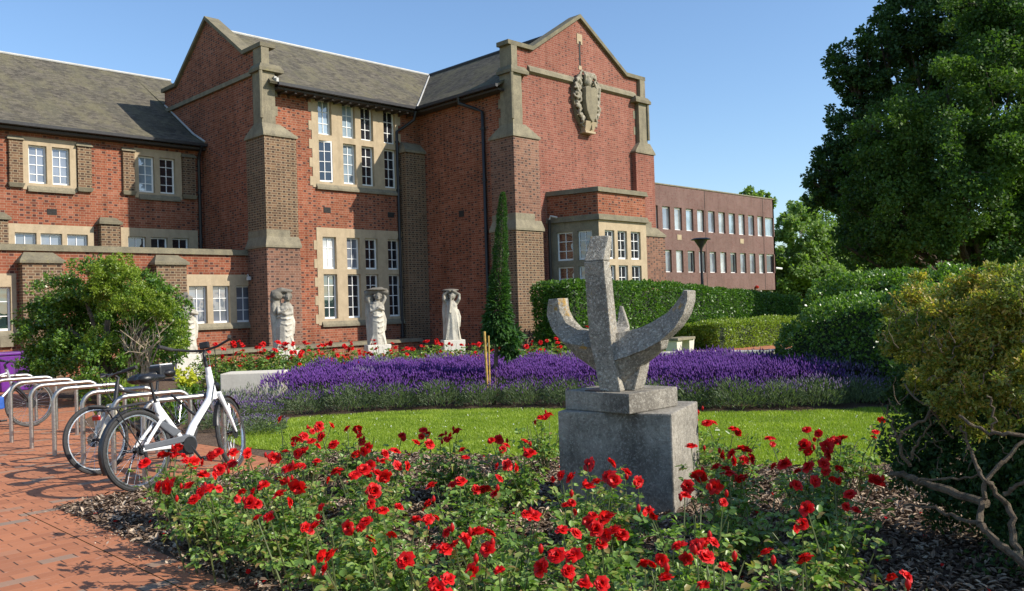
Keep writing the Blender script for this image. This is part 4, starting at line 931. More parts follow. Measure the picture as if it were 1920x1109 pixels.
arm(RO[:4], [(-0.02,0.0),(0.08,0.07),(0.22,0.195),(0.365,0.30)], 0.09, 0.24, name='keel', tilt=-0.07)
m = MB(); loft(m, [rect(0.0,0.15,0.10,0.32,0.0), rect(0.0,0.19,0.10,0.34,0.14), rect(0.0,0.22,0.10,0.30,0.24)]); conc('foot', m, 'aggregate', scu)
m = MB(); loft(m, [[(-0.10,0.15,0.10),(0.04,0.15,0.10),(0.04,0.15,0.40),(-0.10,0.15,0.40)], [(-0.10,0.40,0.28),(0.03,0.40,0.28),(0.03,0.38,0.46),(-0.10,0.38,0.46)], [(-0.075,0.50,0.46),(0.0,0.50,0.46),(0.0,0.42,0.50),(-0.075,0.42,0.50)], [(-0.075,0.50,0.62),(-0.05,0.50,0.62),(-0.05,0.47,0.62),(-0.075,0.47,0.62)]]); conc('arm', m, 'aggregate', scu)
pq = MB().box(-0.16,0.02,-0.13,-0.02,0.0,0.012)
pl_ = MB().box(-0.28,-0.12,-0.02,0.14,0.866,0.874).build('slate_plate', M['black_metal'], ped); pl_.rotation_euler = (0,0,-a_box+0.1); pl_.location = (q.x, q.y, 0)

# ================================================================== CYCLE STANDS
def hoop_pts(w=0.78, h=0.74, r=0.14):
    p = [(0,0,-0.05),(0,0,h-r)]
    for i in range(1,7): a = math.pi/2*i/6; p.append((r-r*math.cos(a),0,h-r+r*math.sin(a)))
    for i in range(0,7): a = math.pi/2*i/6; p.append((w-r+r*math.sin(a),0,h-r+r*math.cos(a)))
    p.append((w,0,-0.05)); return p
HY = [13.9,13.0,12.17,11.35,10.52,9.6,8.75,8.0]
hl = ['steel bicycle stand at the far end of the row, by the purple tub', 'steel bicycle stand second from the far end, beside the blue and white bicycle', 'bare steel bicycle stand at the left edge, fronting the far bicycle wheel',
      'bare steel bicycle stand fourth from the far end of the row', 'bare steel bicycle stand just beyond the cream forked bicycle wheel', 'steel bicycle stand seen through the dark bicycle front wheel',
      'steel bicycle stand between the dark bicycle and the white bicycle', 'steel bicycle stand nearest the roses with the white bicycle leaning on it']
hm = None
for i, y in enumerate(HY):
    if hm is None:
        o0 = MB().tube(hoop_pts(), 0.025, 12).build('bicycle_stand', M['steel'], smooth=True); hm = o0; o = o0
    else:
        o = hm.copy(); COL.objects.link(o)
    o.location = (3.17, y, 0); o.rotation_euler = (0,0,rad(random.uniform(-0.6,0.6))); tag(o, hl[i], 'cycle stand', 'steel hoops in a row on the brick paving')

# ================================================================== BICYCLES  (x forward, y left, z up)
def wheel(parent, x, R, tyre, rim='chrome', disc=False, nsp=28, tw=0.021):
    w = empty('wheel', (x,0,R)); w.parent = parent
    MB().torus((0,0,0),(0,1,0),R-tw,tw,48,8).build('tyre', M[tyre], w, smooth=True)
    MB().torus((0,0,0),(0,1,0),R-tw*2-0.008,0.011,48,6,1.3).build('rim', M[rim], w, smooth=True)
    m = MB()
    for i in range(nsp):
        a = 2*math.pi*i/nsp; s = 1 if i % 2 else -1; b = a+0.35*(1 if i % 4 < 2 else -1); r0 = 0.028
        m.tube([(r0*math.cos(b), s*0.03, r0*math.sin(b)), ((R-0.05)*math.cos(a),0,(R-0.05)*math.sin(a))], 0.0017, 4, cap=False)
    m.build('spokes', M['chrome'], w)
    h = MB(); h.tube([(0,-0.055,0),(0,0.055,0)],0.014,8); h.tube([(0,-0.035,0),(0,-0.03,0)],0.03,10); h.tube([(0,0.03,0),(0,0.035,0)],0.03,10)
    if disc: h.tube([(0,-0.047,0),(0,-0.043,0)],0.075,18)
    h.build('hub', M['black_metal'], w)
    return w
def arc(c, R, a0, a1, n=18): return [(c[0]+R*math.cos(a0+(a1-a0)*i/n), 0, c[1]+R*math.sin(a0+(a1-a0)*i/n)) for i in range(n+1)]
def fender(parent, c, R, a0, a1, name='mudguard', mat='black_plastic'):
    m = MB(); p = arc(c, R, a0, a1, 20); vs = []; n = len(p)
    for (x,_,z) in p:
        dx, dz = (x-c[0])/R, (z-c[1])/R
        for yy, dr in ((-0.028,-0.012),(-0.018,0.0),(0.018,0.0),(0.028,-0.012)): vs.append((x+dx*dr, yy, z+dz*dr))
    m.add(vs, [(i*4+j, (i+1)*4+j, (i+1)*4+j+1, i*4+j+1) for i in range(n-1) for j in range(3)]); return m.build(name, M[mat], parent, smooth=True)
def bicycle(loc, rz, lean, R, wb, steer, label, style):
    root = empty('bicycle', loc, label=label, cat='bicycle'); root.rotation_euler = (rad(lean), 0, rz)
    fm = {'ebike':'bike_white','dark':'black_metal','blue':'bike_silver'}[style]
    wheel(root, 0, R, 'rubber' if style != 'blue' else 'tyre_grey')
    bb = (0.50, R-0.03) if style == 'ebike' else (0.44, R-0.055); ht = 0.98 if style == 'ebike' else 0.86
    hb = (wb-0.19-0.06, 0.60); htp = (wb-0.30, ht)   # head tube bottom / top
    hb = (wb-0.27, 0.74) if style == 'ebike' else (wb-0.225, 0.64); htp = (wb-0.325, 1.02) if style == 'ebike' else htp; stp = (0.24, 0.80 if style=='ebike' else 0.78)
    f = MB()
    if style == 'ebike':
        f.tube([(bb[0]-0.01,0,bb[1]+0.02),(bb[0]+0.06,0,bb[1]+0.06),(bb[0]+0.12,0,bb[1]+0.15),(hb[0]-0.06,0,hb[1]-0.03),(hb[0]-0.025,0,hb[1]+0.08),(hb[0]-0.045,0,hb[1]+0.2)],[0.03,0.038,0.038,0.036,0.036,0.030],12)
        f.tube([(hb[0],0,hb[1]-0.03),(htp[0]+0.01,0,htp[1])],[0.036,0.028],12)
        f.tube([(bb[0],0,bb[1]+0.03),(stp[0],0,stp[1]-0.08)],[0.026,0.028],10)
        f.tube([(stp[0]+0.03,0,stp[1]-0.22),(stp[0]-0.005,0,stp[1]-0.05)],[0.036,0.03],10)
        for s in (-1,1):
            f.tube([(0,s*0.065,R),(bb[0]-0.03,s*0.05,bb[1]+0.0)],[0.016,0.02],8); f.tube([(0,s*0.065,R),(stp[0]+0.02,s*0.03,stp[1]-0.20)],0.015,8)
    else:
        f.tube([(bb[0],0,bb[1]),(hb[0],0,hb[1]-0.03)],0.02,10); f.tube([(stp[0]+0.02,0,stp[1]-0.1),(htp[0]+0.02,0,htp[1]-0.06)],0.017,10)
        f.tube([(hb[0],0,hb[1]-0.05),(htp[0],0,htp[1])],0.023,10); f.tube([(bb[0],0,bb[1]),(stp[0],0,stp[1]-0.04)],0.018,10)
        for s in (-1,1):
            f.tube([(0,s*0.06,R),(bb[0],s*0.03,bb[1])],0.010,8); f.tube([(0,s*0.06,R),(stp[0]+0.03,s*0.02,stp[1]-0.10)],0.009,8)
    f.build('frame', M[fm], root, smooth=True)
    if style == 'blue': MB().box(bb[0]+0.04,bb[0]+0.22,-0.03,0.03,bb[1]+0.02,bb[1]+0.2).build('frame_bag', M['bike_blue'], root, bevel=0.02)
    # steering assembly
    sa_ = empty('steering', (hb[0],0,hb[1])); sa_.parent = root
    ax = Vector((hb[0]-htp[0],0,hb[1]-htp[1])).normalized()
    sa_.rotation_mode = 'QUATERNION'; from mathutils import Quaternion
    sa_.rotation_quaternion = Quaternion(-ax, rad(steer))
    dx, dz = wb-hb[0], R-hb[1]
    fk = MB(); fmat = {'ebike':'bike_white','dark':'bike_cream','blue':'black_metal'}[style]
    for s in (-1,1): kf = 2.0 if style == 'dark' else 1.25; fk.tube([(0.0,s*0.055,0.02),(0.02,s*0.058,-0.03),(dx*0.55,s*0.056,dz*0.5),(dx,s*0.056,dz)],[0.014*kf,0.019*kf,0.016*kf,0.010*kf],10)
    fk.tube([(0.005,-0.07,0.01),(0.005,0.07,0.01)],0.02,8)
    if style == 'dark':
        for s in (-1,1): fk.tube([(0.03,s*0.045,-0.02),(0.07,s*0.075,-0.1),(0.10,s*0.05,-0.16)],[0.014,0.016,0.010],8)
    fk.build('fork', M[fmat], sa_, smooth=True)
    # front wheel as a sub part set: tyre, rim, spokes fused under one empty cannot go deeper, so each is a child of steering
    def sh(mb, v): mb.v = [(a+v[0], b+v[1], c+v[2]) for a, b, c in mb.v]; return mb
    cw = (dx,0,dz); ty = 'rubber' if style != 'blue' else 'tyre_grey'
    sh(MB().torus((0,0,0),(0,1,0),R-0.021,0.021,48,8),cw).build('tyre', M[ty], sa_, smooth=True)
    sh(MB().torus((0,0,0),(0,1,0),R-0.05,0.011,48,6,1.3),cw).build('rim', M['chrome'], sa_, smooth=True)
    m = MB()
    for i in range(28):
        a = 2*math.pi*i/28; s = 1 if i % 2 else -1; b = a+0.35*(1 if i % 4 < 2 else -1)
        m.tube([(0.028*math.cos(b), s*0.03, 0.028*math.sin(b)), ((R-0.05)*math.cos(a),0,(R-0.05)*math.sin(a))], 0.0017, 4, cap=False)
    sh(m,cw).build('spokes', M['chrome'], sa_)
    m = MB(); m.tube([(0,-0.06,0),(0,0.06,0)],0.016,8); m.tube([(0,-0.047,0),(0,-0.043,0)],0.07,16); sh(m,cw).build('hub', M['black_metal'], sa_)
    up = -ax; L1 = (htp[0]-hb[0], 0, htp[1]-hb[1]); st_len = 0.13 if style == 'ebike' else 0.06
    s0 = Vector(L1); s1 = s0+up*st_len; s2 = s1+Vector((0.05,0,0.035))
    MB().tube([s0*0.95, s1, s2],[0.018,0.016,0.015],10).build('stem', M['black_metal'], sa_, smooth=True)
    if style == 'ebike': hbp = [(-0.22,0.34,0.10),(-0.08,0.28,0.06),(0.0,0.13,0.02),(0,0,0),(0.0,-0.13,0.02),(-0.08,-0.28,0.055),(-0.20,-0.33,0.07)]
    else: hbp = [(-0.06,0.29,0.03),(-0.01,0.12,0.01),(0,0,0),(-0.01,-0.12,0.01),(-0.06,-0.29,0.03)]
    hp_ = [s2+Vector(p) for p in hbp]; MB().tube(hp_, 0.0125, 8).build('handlebar', M['black_metal'], sa_, smooth=True)
    for a, b in ((0,1),(-1,-2)):
        v0, v1 = hp_[a], hp_[b]; MB().tube([v0-(v1-v0).normalized()*0.01, v0+(v1-v0)*0.95],[0.019,0.018],10).build('grip', M['rubber'], sa_, smooth=True)
        q0 = v0+(v1-v0)*0.9; MB().tube([q0, q0+Vector((0.06,0,-0.01)), q0+Vector((0.04,0,-0.02))+(v0-v1).normalized()*0.10],[0.012,0.009,0.006],6).build('brake_lever', M['black_metal'], sa_)
    if style == 'ebike':
        MB().box(s2.x-0.02,s2.x+0.03,-0.045,0.045,s2.z+0.02,s2.z+0.085).build('display', M['black_plastic'], sa_, bevel=0.012)
        m = MB(); m.tube([(0.05,0.0,0.10),(0.10,0.0,0.09)],[0.02,0.038],12); m.build('headlight', M['black_plastic'], sa_)
        fender(sa_, (dx,dz), R+0.018, rad(35), rad(165))
    cb = MB()
    for k_ in range(3):
        y = 0.12-k_*0.1; cb.tube([s2+Vector((0.02,y,0.02)), s2+Vector((0.10,y*0.7,-0.02-0.02*k_)), Vector((0.04,y*0.3,0.12)), Vector((0.0,0.02,0.02))],0.0035,5)
    cb.build('cables', M['black_plastic'], sa_)
    # saddle
    sz = 0.98 if style == 'ebike' else 0.92
    MB().tube([(stp[0],0,stp[1]-0.1),(stp[0]-0.045,0,sz-0.05)],0.0145,10).build('seat_post', M['black_metal'], root, smooth=True)
    sx = stp[0]-0.06
    link('saddle', blob_solid([('t',[(sx-0.12,0,sz),(sx,0,sz-0.005),(sx+0.17,0,sz-0.012)],[0.045,0.04,0.022]),('s',(sx-0.08,0.06,sz-0.01),(0.09,0.07,0.045)),('s',(sx-0.08,-0.06,sz-0.01),(0.09,0.07,0.045)),('s',(sx-0.03,0,sz-0.015),(0.13,0.06,0.04))],0.008,2), M['black_plastic'], root, True)
    # drive
    m = MB(); m.tube([(bb[0],-0.075,bb[1]),(bb[0],0.075,bb[1])],0.02,10)
    ca = rad(-55); cr = 0.17
    for s, a in ((-1,ca),(1,ca+math.pi)): m.tube([(bb[0],s*0.075,bb[1]),(bb[0]+cr*math.cos(a),s*0.095,bb[1]+cr*math.sin(a))],[0.015,0.011],8)
    m.build('crank', M['black_metal'], root)
    for s, a in ((-1,ca),(1,ca+math.pi)):
        p = (bb[0]+cr*math.cos(a), s*0.145, bb[1]+cr*math.sin(a)); MB().box(p[0]-0.045,p[0]+0.045,p[1]-0.045,p[1]+0.045,p[2]-0.013,p[2]+0.013).build('pedal', M['black_plastic'], root, bevel=0.006)
    if style == 'ebike':
        m = MB(); m.prism([(bb[0]-0.11,-0.055,bb[1]+0.055),(bb[0]+0.0,-0.055,bb[1]+0.10),(bb[0]+0.10,-0.055,bb[1]+0.07),(bb[0]+0.125,-0.055,bb[1]-0.02),(bb[0]+0.07,-0.055,bb[1]-0.10),(bb[0]-0.05,-0.055,bb[1]-0.09)],(0,0.11,0)); mo = m.build('motor', M['bike_grey'], root, bevel=0.02)
        MB().tube([(bb[0],-0.09,bb[1]),(bb[0],-0.07,bb[1])],0.075,20).build('chain_ring', M['black_plastic'], root)
        m = MB(); m.prism([(0.01,-0.082,R+0.045),(bb[0]+0.02,-0.082,bb[1]+0.095),(bb[0]+0.02,-0.082,bb[1]+0.035),(0.01,-0.082,R-0.005)],(0,0.02,0)); m.build('chain_guard', M['bike_grey'], root, bevel=0.008)
        m = MB(); m.prism([(bb[0]-0.13,-0.038,bb[1]+0.09),(bb[0]-0.03,-0.038,bb[1]+0.13),(stp[0]+0.03,-0.038,stp[1]-0.22),(stp[0]-0.05,-0.038,stp[1]-0.235)],(0,0.076,0)); m.build('battery', M['bike_grey'], root, bevel=0.014)
        fender(root, (0,R), R+0.02, rad(25), rad(205))
        cbl = MB(); cbl.tube([(hb[0]-0.03,0.045,hb[1]+0.12),(hb[0]-0.10,0.05,hb[1]-0.08),(bb[0]+0.16,0.045,bb[1]+0.16),(bb[0]+0.02,0.05,bb[1]+0.05)],0.004,5); cbl.build('frame_cable', M['black_plastic'], root); cbl = MB(); cbl.tube([(hb[0]-0.01,-0.04,hb[1]+0.14),(hb[0]-0.08,-0.048,hb[1]-0.07),(bb[0]+0.14,-0.045,bb[1]+0.15)],0.004,5); cbl.build('frame_cable', M['black_plastic'], root); cbl = MB(); cbl.tube([(0.02,-0.08,R-0.05),(-0.10,-0.09,R+0.02),(-0.05,-0.07,R+0.10),(0.12,-0.06,R+0.05)],0.004,5); cbl.build('frame_cable', M['black_plastic'], root)
        rk = MB()
        for s in (-1,1):
            rk.tube([(0.16,s*0.03,R+0.40),(0.12,s*0.06,R+0.41),(-0.30,s*0.06,R+0.385),(-0.345,s*0.02,R+0.38)],0.007,6); rk.tube([(-0.22,s*0.06,R+0.385),(0.0,s*0.075,R+0.01)],0.006,6)
        for x in (0.08,-0.05,-0.18,-0.33): rk.tube([(x,-0.06,R+0.39),(x,0.06,R+0.39)],0.005,6)
        rk.build('luggage_rack', M['black_metal'], root)
        MB().box(-0.385,-0.36,-0.045,0.045,R+0.31,R+0.355).build('rear_light', M['red_lens'], root, bevel=0.012)
        m = MB(); m.tube([(0,-0.05,R),(0,-0.04,R)],0.045,14); m.tube([(0,-0.075,R),(0,-0.05,R)],0.028,12); m.tube([(0.02,-0.07,R-0.02),(0.035,-0.075,R-0.11)],[0.016,0.012],8); m.tube([(0.04,-0.075,R-0.1),(0.03,-0.075,R-0.17)],0.02,8); m.build('rear_derailleur', M['black_metal'], root)
        MB().tube([(0.03,0.07,R-0.02),(-0.02,0.13,0.16),(-0.04,0.17,0.02)],0.009,8).build('kickstand', M['black_metal'], root)
        MB().box(0.05,0.30,0.05,0.20,sz-0.18,sz-0.05).build('basket_bag', M['black_plastic'], root, bevel=0.03) if False else None
        MB().tube([(stp[0]+0.22,0.06,0.80),(stp[0]+0.42,0.03,0.60),(hb[0]-0.12,0.02,0.52)],0.012,8).build('cable_lock', M['black_plastic'], root, smooth=True)
    else:
        if style == 'dark':
            bg_ = MB().box(0.02,0.24,-0.08,0.08,0.86,1.0).build('saddle_bag', M['black_plastic'], root, bevel=0.02); MB().box(0.04,0.22,-0.065,0.065,1.001,1.012).build('pale_lid', M['bike_white'], bg_)
        MB().tube([(bb[0],-0.05,bb[1]),(bb[0],-0.044,bb[1])],0.085,22).build('chain_ring', M['black_metal'], root)
        fender(root, (0,R), R+0.018, rad(60), rad(190)) if style == 'dark' else None
    return root
v = Vector((4.13,8.02))-Vector((2.98,7.66))
bicycle((2.98,7.62,0.0), math.atan2(v.y,v.x), -5, 0.355, 1.18, 26, 'white electric bicycle with grey battery leaning beside the roses', 'ebike')
bicycle((4.02,9.22,0.0), math.atan2(8.73-9.22,2.93-4.02), 5, 0.34, 1.05, -12, 'dark bicycle with cream front fork parked behind the white one', 'dark')
bicycle((2.84,13.42,0.0), math.atan2(0.30,0.95), -4, 0.335, 1.03, -14, 'silver and blue bicycle cut off by the left edge of the photo', 'blue')

# purple tub
p = GZ(20, 715, 0); pt = DD(24, 690, 19.2)
tub = empty('purple_tub', (pt.x, pt.y, 0), rz=rad(15), label='large purple plastic tub behind the stands at the left edge', cat='tub')
m = MB(); m.frus((-0.42,0.42,-0.3,0.3),(-0.5,0.5,-0.36,0.36),0.0,0.80); m.build('body', M['purple'], tub, bevel=0.03)
MB().box(-0.54,0.54,-0.4,0.4,0.801,0.86).build('rim', M['purple'], tub, bevel=0.02)

# ================================================================== PLANTS
def leaves(name, P, size, mat, parent, **kw):
    me = leaf_mesh(name, P, size, **kw); return link(name, me, mat, parent)
# ---- clipped hedges: a shell of leaves over a solid dark core
def hedge_pts(path, half, H, n, round_=0.25, rng=RNG, wob=0.06, sag=None):
    """points & outward normals over a clipped hedge following path [(x,y)]; half width; height"""
    path = [Vector((*p, 0)) for p in path]; seg = [(path[i], path[i+1]) for i in range(len(path)-1)]
    ln = np.array([(b-a).length for a, b in seg]); tot = ln.sum()
    per = 2*H+2*half
    n_end = int(n*0.09)
    t = rng.uniform(0, tot, n); cum = np.concatenate([[0], np.cumsum(ln)])
    i = np.clip(np.searchsorted(cum, t)-1, 0, len(seg)-1); A = np.array([[s[0].x, s[0].y] for s in seg]); B = np.array([[s[1].x, s[1].y] for s in seg])
    fr = ((t-cum[i])/ln[i])[:, None]; base = A[i]*(1-fr)+B[i]*fr; d = (B[i]-A[i])/ln[i][:, None]; s = np.stack([-d[:,1], d[:,0]], 1)
    th = rng.uniform(0, per, n); off = np.zeros(n); z = np.zeros(n); no = np.zeros(n); nz = np.zeros(n)
    m1 = th < H; off[m1] = -half; z[m1] = th[m1]; no[m1] = -1
    m2 = (th >= H) & (th < H+2*half); off[m2] = th[m2]-H-half; z[m2] = H; nz[m2] = 1
    m3 = th >= H+2*half; off[m3] = half; z[m3] = th[m3]-H-2*half; no[m3] = 1
    # round the shoulders
    e = np.clip((np.abs(off)-(half-round_))/round_, 0, 1); tt = np.clip((z-(H-round_))/round_, 0, 1)
    z = z - m2*(1-np.sqrt(np.clip(1-e**2, 0, 1)))*round_; off = off*(1-(m1|m3)*(1-np.sqrt(np.clip(1-tt**2, 0, 1)))*round_/half)
    P = np.stack([base[:,0]+s[:,0]*off, base[:,1]+s[:,1]*off, z], 1); N = np.stack([s[:,0]*no, s[:,1]*no, nz+tt*(m1|m3)+0.0], 1)
    # ends
    for (c, dd) in ((path[0], (path[0]-path[1]).normalized()), (path[-1], (path[-1]-path[-2]).normalized())):
        u = rng.uniform(-half*0.93, half*0.93, n_end); zz = rng.uniform(0, H*0.97, n_end); sx = Vector((-dd.y, dd.x, 0))
        P = np.concatenate([P, np.stack([c.x+sx.x*u, c.y+sx.y*u, zz], 1)]); N = np.concatenate([N, np.tile([dd.x, dd.y, 0.1], (n_end, 1))])
    w = np.array([mnoise.noise(Vector(p)*1.7) for p in P[::1]]) if len(P) < 90000 else np.zeros(len(P))
    P = P + N*(w[:, None]*wob*2+rng.normal(size=(len(P), 1))*0.022)
    if sag is not None: P[:, 2] *= sag(P)
    return P, N
def hedge(name, path, half, H, n, leafsz, mat, label, hf=None, round_=0.25, wob=0.06):
    root = empty(name, (0,0,0), label=label, cat='hedge')
    P, N = hedge_pts(path, half, H, n, round_, wob=wob)
    if hf: P[:, 2] *= np.array([hf(x, y) for x, y in P[:, :2]])
    hf = hf or (lambda x, y: 1.0)
    leaves('leaves', P, leafsz, L[mat], root, up=0.1, out=N, aspect=0.6, six=False)
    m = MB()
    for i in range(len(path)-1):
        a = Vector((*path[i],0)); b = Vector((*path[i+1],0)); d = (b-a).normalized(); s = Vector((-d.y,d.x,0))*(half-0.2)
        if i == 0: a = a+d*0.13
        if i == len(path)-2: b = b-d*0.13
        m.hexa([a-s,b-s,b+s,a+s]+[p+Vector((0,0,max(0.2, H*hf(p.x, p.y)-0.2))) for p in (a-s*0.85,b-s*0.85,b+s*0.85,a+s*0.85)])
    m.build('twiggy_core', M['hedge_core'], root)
    return root
hedge('clipped_hedge', [(17.9,16.25),(25,16.7),(34.5,17.9)], 0.75, 2.12, 60000, 0.085, 'hedge', 'long clipped green hedge in front of the bay window, behind the sculpture', hf=lambda x, y: 1.0-max(0.0, x-23)*0.023)
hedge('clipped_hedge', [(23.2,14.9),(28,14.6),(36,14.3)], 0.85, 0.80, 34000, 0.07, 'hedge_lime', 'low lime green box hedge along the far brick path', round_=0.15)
hedge('clipped_hedge', [(19.9,9.4),(20.6,7.0),(22.5,3.5),(24.5,-1)], 1.3, 2.0, 60000, 0.08, 'shrub', 'tall rounded clipped hedge under the big trees, bright on top', round_=0.8, wob=0.16, hf=lambda x, y: min(1.0, 0.80+max(0, 9.9-y)*0.12))
hedge('clipped_hedge', [(13.3,6.5),(13.1,5.2),(12.8,3.4),(12.6,1.5),(12.4,0)], 0.85, 1.62, 40000, 0.055, 'shrub', 'mounded evergreen hedge between the lavender and the yellowing bush', round_=0.75, wob=0.14, hf=lambda x, y: 0.45+0.55*math.sqrt(max(0.0, min(1.0, (6.9-y)/1.9))))

# ---- trees
def tree(name, base, blobs, n, leaf, mat, label, trunk_r=0.3, sub=26, subr=0.26, group=None, limbs=True, seed=1, six=False, cat='tree'):
    rng = np.random.default_rng(seed); root = empty(name, tuple(base), label=label, cat=cat, group=group); bv = Vector(base)
    bl_ = [((c[0]-bv.x, c[1]-bv.y, c[2]-bv.z), R) for c, R in blobs]
    P, O = clump_points(bl_, n, sub, subr, rng=rng)
    leaves('crown', P, leaf, L[mat], root, up=0.5, out=O*0.5, rng=rng, six=six, aspect=0.7)
    if limbs:
        zc = min(b[0][2]-b[1] for b in bl_); cen = np.mean([b[0] for b in bl_], axis=0); fork = Vector((cen[0]*0.15, cen[1]*0.15, max(0.8, zc*0.75)))
        m = MB(); m.tube([(0,0,-0.1),(0.05,0,fork.z*0.5),tuple(fork)],[trunk_r*1.25,trunk_r,trunk_r*0.85],12)
        m.build('trunk', M['bark'], root, smooth=True)
        m = MB()
        for (c, R) in bl_:
            c = Vector(c); mid = fork.lerp(c, 0.5)+Vector((rng.uniform(-.3,.3),rng.uniform(-.3,.3),-0.3)); m.tube([tuple(fork), tuple(mid), tuple(c)],[trunk_r*0.5,trunk_r*0.28,trunk_r*0.08],7)
            for q in range(4):
                e = Vector(rng.normal(size=3)).normalized()*R*0.8; m.tube([tuple(c.lerp(mid,0.3)), tuple(c+e*0.5+Vector((0,0,0.1))), tuple(c+e)],[trunk_r*0.14,trunk_r*0.08,0.012],5)
        m.build('limb', M['bark'], root, smooth=True)
    return root
def blobsD(lst): return [(tuple(DD(x,y,d)), R) for x,y,d,R in lst]
def deeper(lst, k): return [(x, y, d*k, R*k) for x, y, d, R in lst]
b = DD(1790,560,43)
tree('broadleaf_tree', (b.x,b.y,0), blobsD(deeper([(1900,30,27,2.6),(1780,60,27,1.9),(1690,50,27.5,1.1),(1720,130,27,1.6),(1625,125,27,0.95),(1590,150,27,0.5),(1660,30,28,0.5),(1660,210,27,1.1),(1840,170,27,2.2),(1930,-60,27,2.6),(1800,-60,27,2.0),(1700,-60,28,1.3)
   ,(1585,120,27,0.7),(1620,165,27,0.8),(1592,228,27,0.7),(1600,290,27,0.95),(1562,285,27,0.55),(1548,320,27,0.55),(1530,345,27,0.4),(1565,362,27,0.45),(1625,355,27,1.0),(1575,105,27,0.35),(1650,80,27,0.8),(1585,255,27.5,0.62),(1618,240,27.5,0.5),(1535,335,27.5,0.52),(1570,360,27.5,0.7),(1610,300,27,0.8),(1600,440,27,0.5),(1640,420,27,1.2),(1530,375,27.5,0.4),(1560,310,27.5,0.5)], 1.6)), 150000, 0.18, 'tree_dark',
   'big dark leaved tree with ragged crown against the sky at upper right', 0.4, seed=3, sub=34, subr=0.24)
b = DD(1880,600,33)
tree('broadleaf_tree', (b.x,b.y,0), blobsD(deeper([(1760,200,22,1.4),(1870,240,21.5,2.0),(1680,270,22,1.2),(1790,330,21,1.8),(1900,380,20.5,2.0),(1640,340,22.5,0.95),(1700,400,22,1.5),(1620,390,23,0.7),(1800,440,21,1.6),(1900,110,22,1.5),(1990,260,21,2.4),(2000,60,22,2.4),(1720,470,22,0.9),(1960,460,21,1.6),(1860,20,22.5,1.3),(1650,470,23,0.7),(1730,300,22,1.0),(1600,470,23,0.5)], 1.55)), 170000, 0.14, 'tree',
   'spreading mid green tree in front of the dark tree at right', 0.38, seed=5, sub=40, subr=0.22)
far = [(1510,440,82,deeper([(1500,440,66,1.9),(1495,490,66,2.2),(1520,510,66,2.2),(1480,420,67,1.0),(1545,470,66,1.8),(1478,525,66,1.6),(1550,530,66,1.8),(1500,400,67,1.0),(1498,550,66,1.3),(1470,548,66,1.2),(1462,480,66,1.6)],1.24),'round pale green tree directly right of the office block'),
       (1580,430,92,deeper([(1560,420,68,2.6),(1530,400,68,1.9),(1590,440,68,2.4),(1560,480,67,2.6),(1510,395,69,1.3),(1610,480,67,2.4),(1600,520,67,2.4),(1550,530,67,2.4),(1640,440,69,2.2),(1650,520,67,2.4)],1.36),'tall light green tree between the office block and the dark tree'),
       (1720,470,50,[(1700,470,50,2.4),(1750,470,50,2.4),(1820,470,50,2.6),(1900,450,50,2.8)],'far tree glimpsed beneath the crowns of the big trees'),
       (1420,380,80,[(1408,372,80,0.9),(1428,378,80,0.9),(1442,380,80,0.6)],'treetop just showing over the flat roof of the office block')]
for i, (x, y, d, bl2, lab) in enumerate(far):
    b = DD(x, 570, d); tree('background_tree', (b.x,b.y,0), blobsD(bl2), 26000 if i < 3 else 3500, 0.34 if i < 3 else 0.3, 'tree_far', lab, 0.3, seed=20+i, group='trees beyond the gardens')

# ---- round shrub by the cycle stands
sp = GZ(200, 735, 0.0)
b = DD(205, 700, 15.6)
shr = empty('garden_shrub', (b.x,b.y,0), label='big round green shrub with bare pale stems behind the cycle stands', cat='shrub')
def local(bl_, root): return [((c[0]-root.location.x, c[1]-root.location.y, c[2]), R) for c, R in bl_]
rs = np.random.default_rng(8)
bl_ = local(blobsD([(110,560,16.2,0.5),(90,620,16.2,0.55),(150,600,16.2,0.6),(70,680,16,0.35),(130,680,15.8,0.6),(200,690,15.3,0.55),(170,530,16,0.45),(295,590,15.6,0.40),(290,545,15.6,0.35),(240,690,15.2,0.35),(60,600,16.2,0.3),(300,640,15.9,0.3),(60,700,15.8,0.3)]), shr)
bl_ += local(blobsD([(150,620,16.9,0.7),(230,600,17.0,0.7),(110,640,16.9,0.6),(230,660,16.6,0.6),(200,560,16.8,0.55),(290,600,16.6,0.5)]), shr)
bl_ += local(blobsD([(338,600,15.3,0.17),(335,640,15.2,0.2),(318,555,15.4,0.2),(325,665,15.2,0.2),(345,575,15.6,0.13)]), shr)
P, O = clump_points(bl_, 60000, 26, 0.3, rng=rs); leaves('foliage', P, 0.06, L['shrub'], shr, up=0.3, out=O*0.6, rng=rs)
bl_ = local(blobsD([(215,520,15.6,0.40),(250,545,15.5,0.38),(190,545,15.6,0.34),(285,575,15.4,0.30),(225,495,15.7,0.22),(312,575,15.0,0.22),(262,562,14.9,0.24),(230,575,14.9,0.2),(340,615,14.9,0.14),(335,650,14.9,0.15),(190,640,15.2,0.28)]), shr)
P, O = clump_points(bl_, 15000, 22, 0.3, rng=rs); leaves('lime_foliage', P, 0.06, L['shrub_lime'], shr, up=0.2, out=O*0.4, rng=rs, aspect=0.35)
m = MB(); f0 = Vector((0.5,-0.45,0.2))
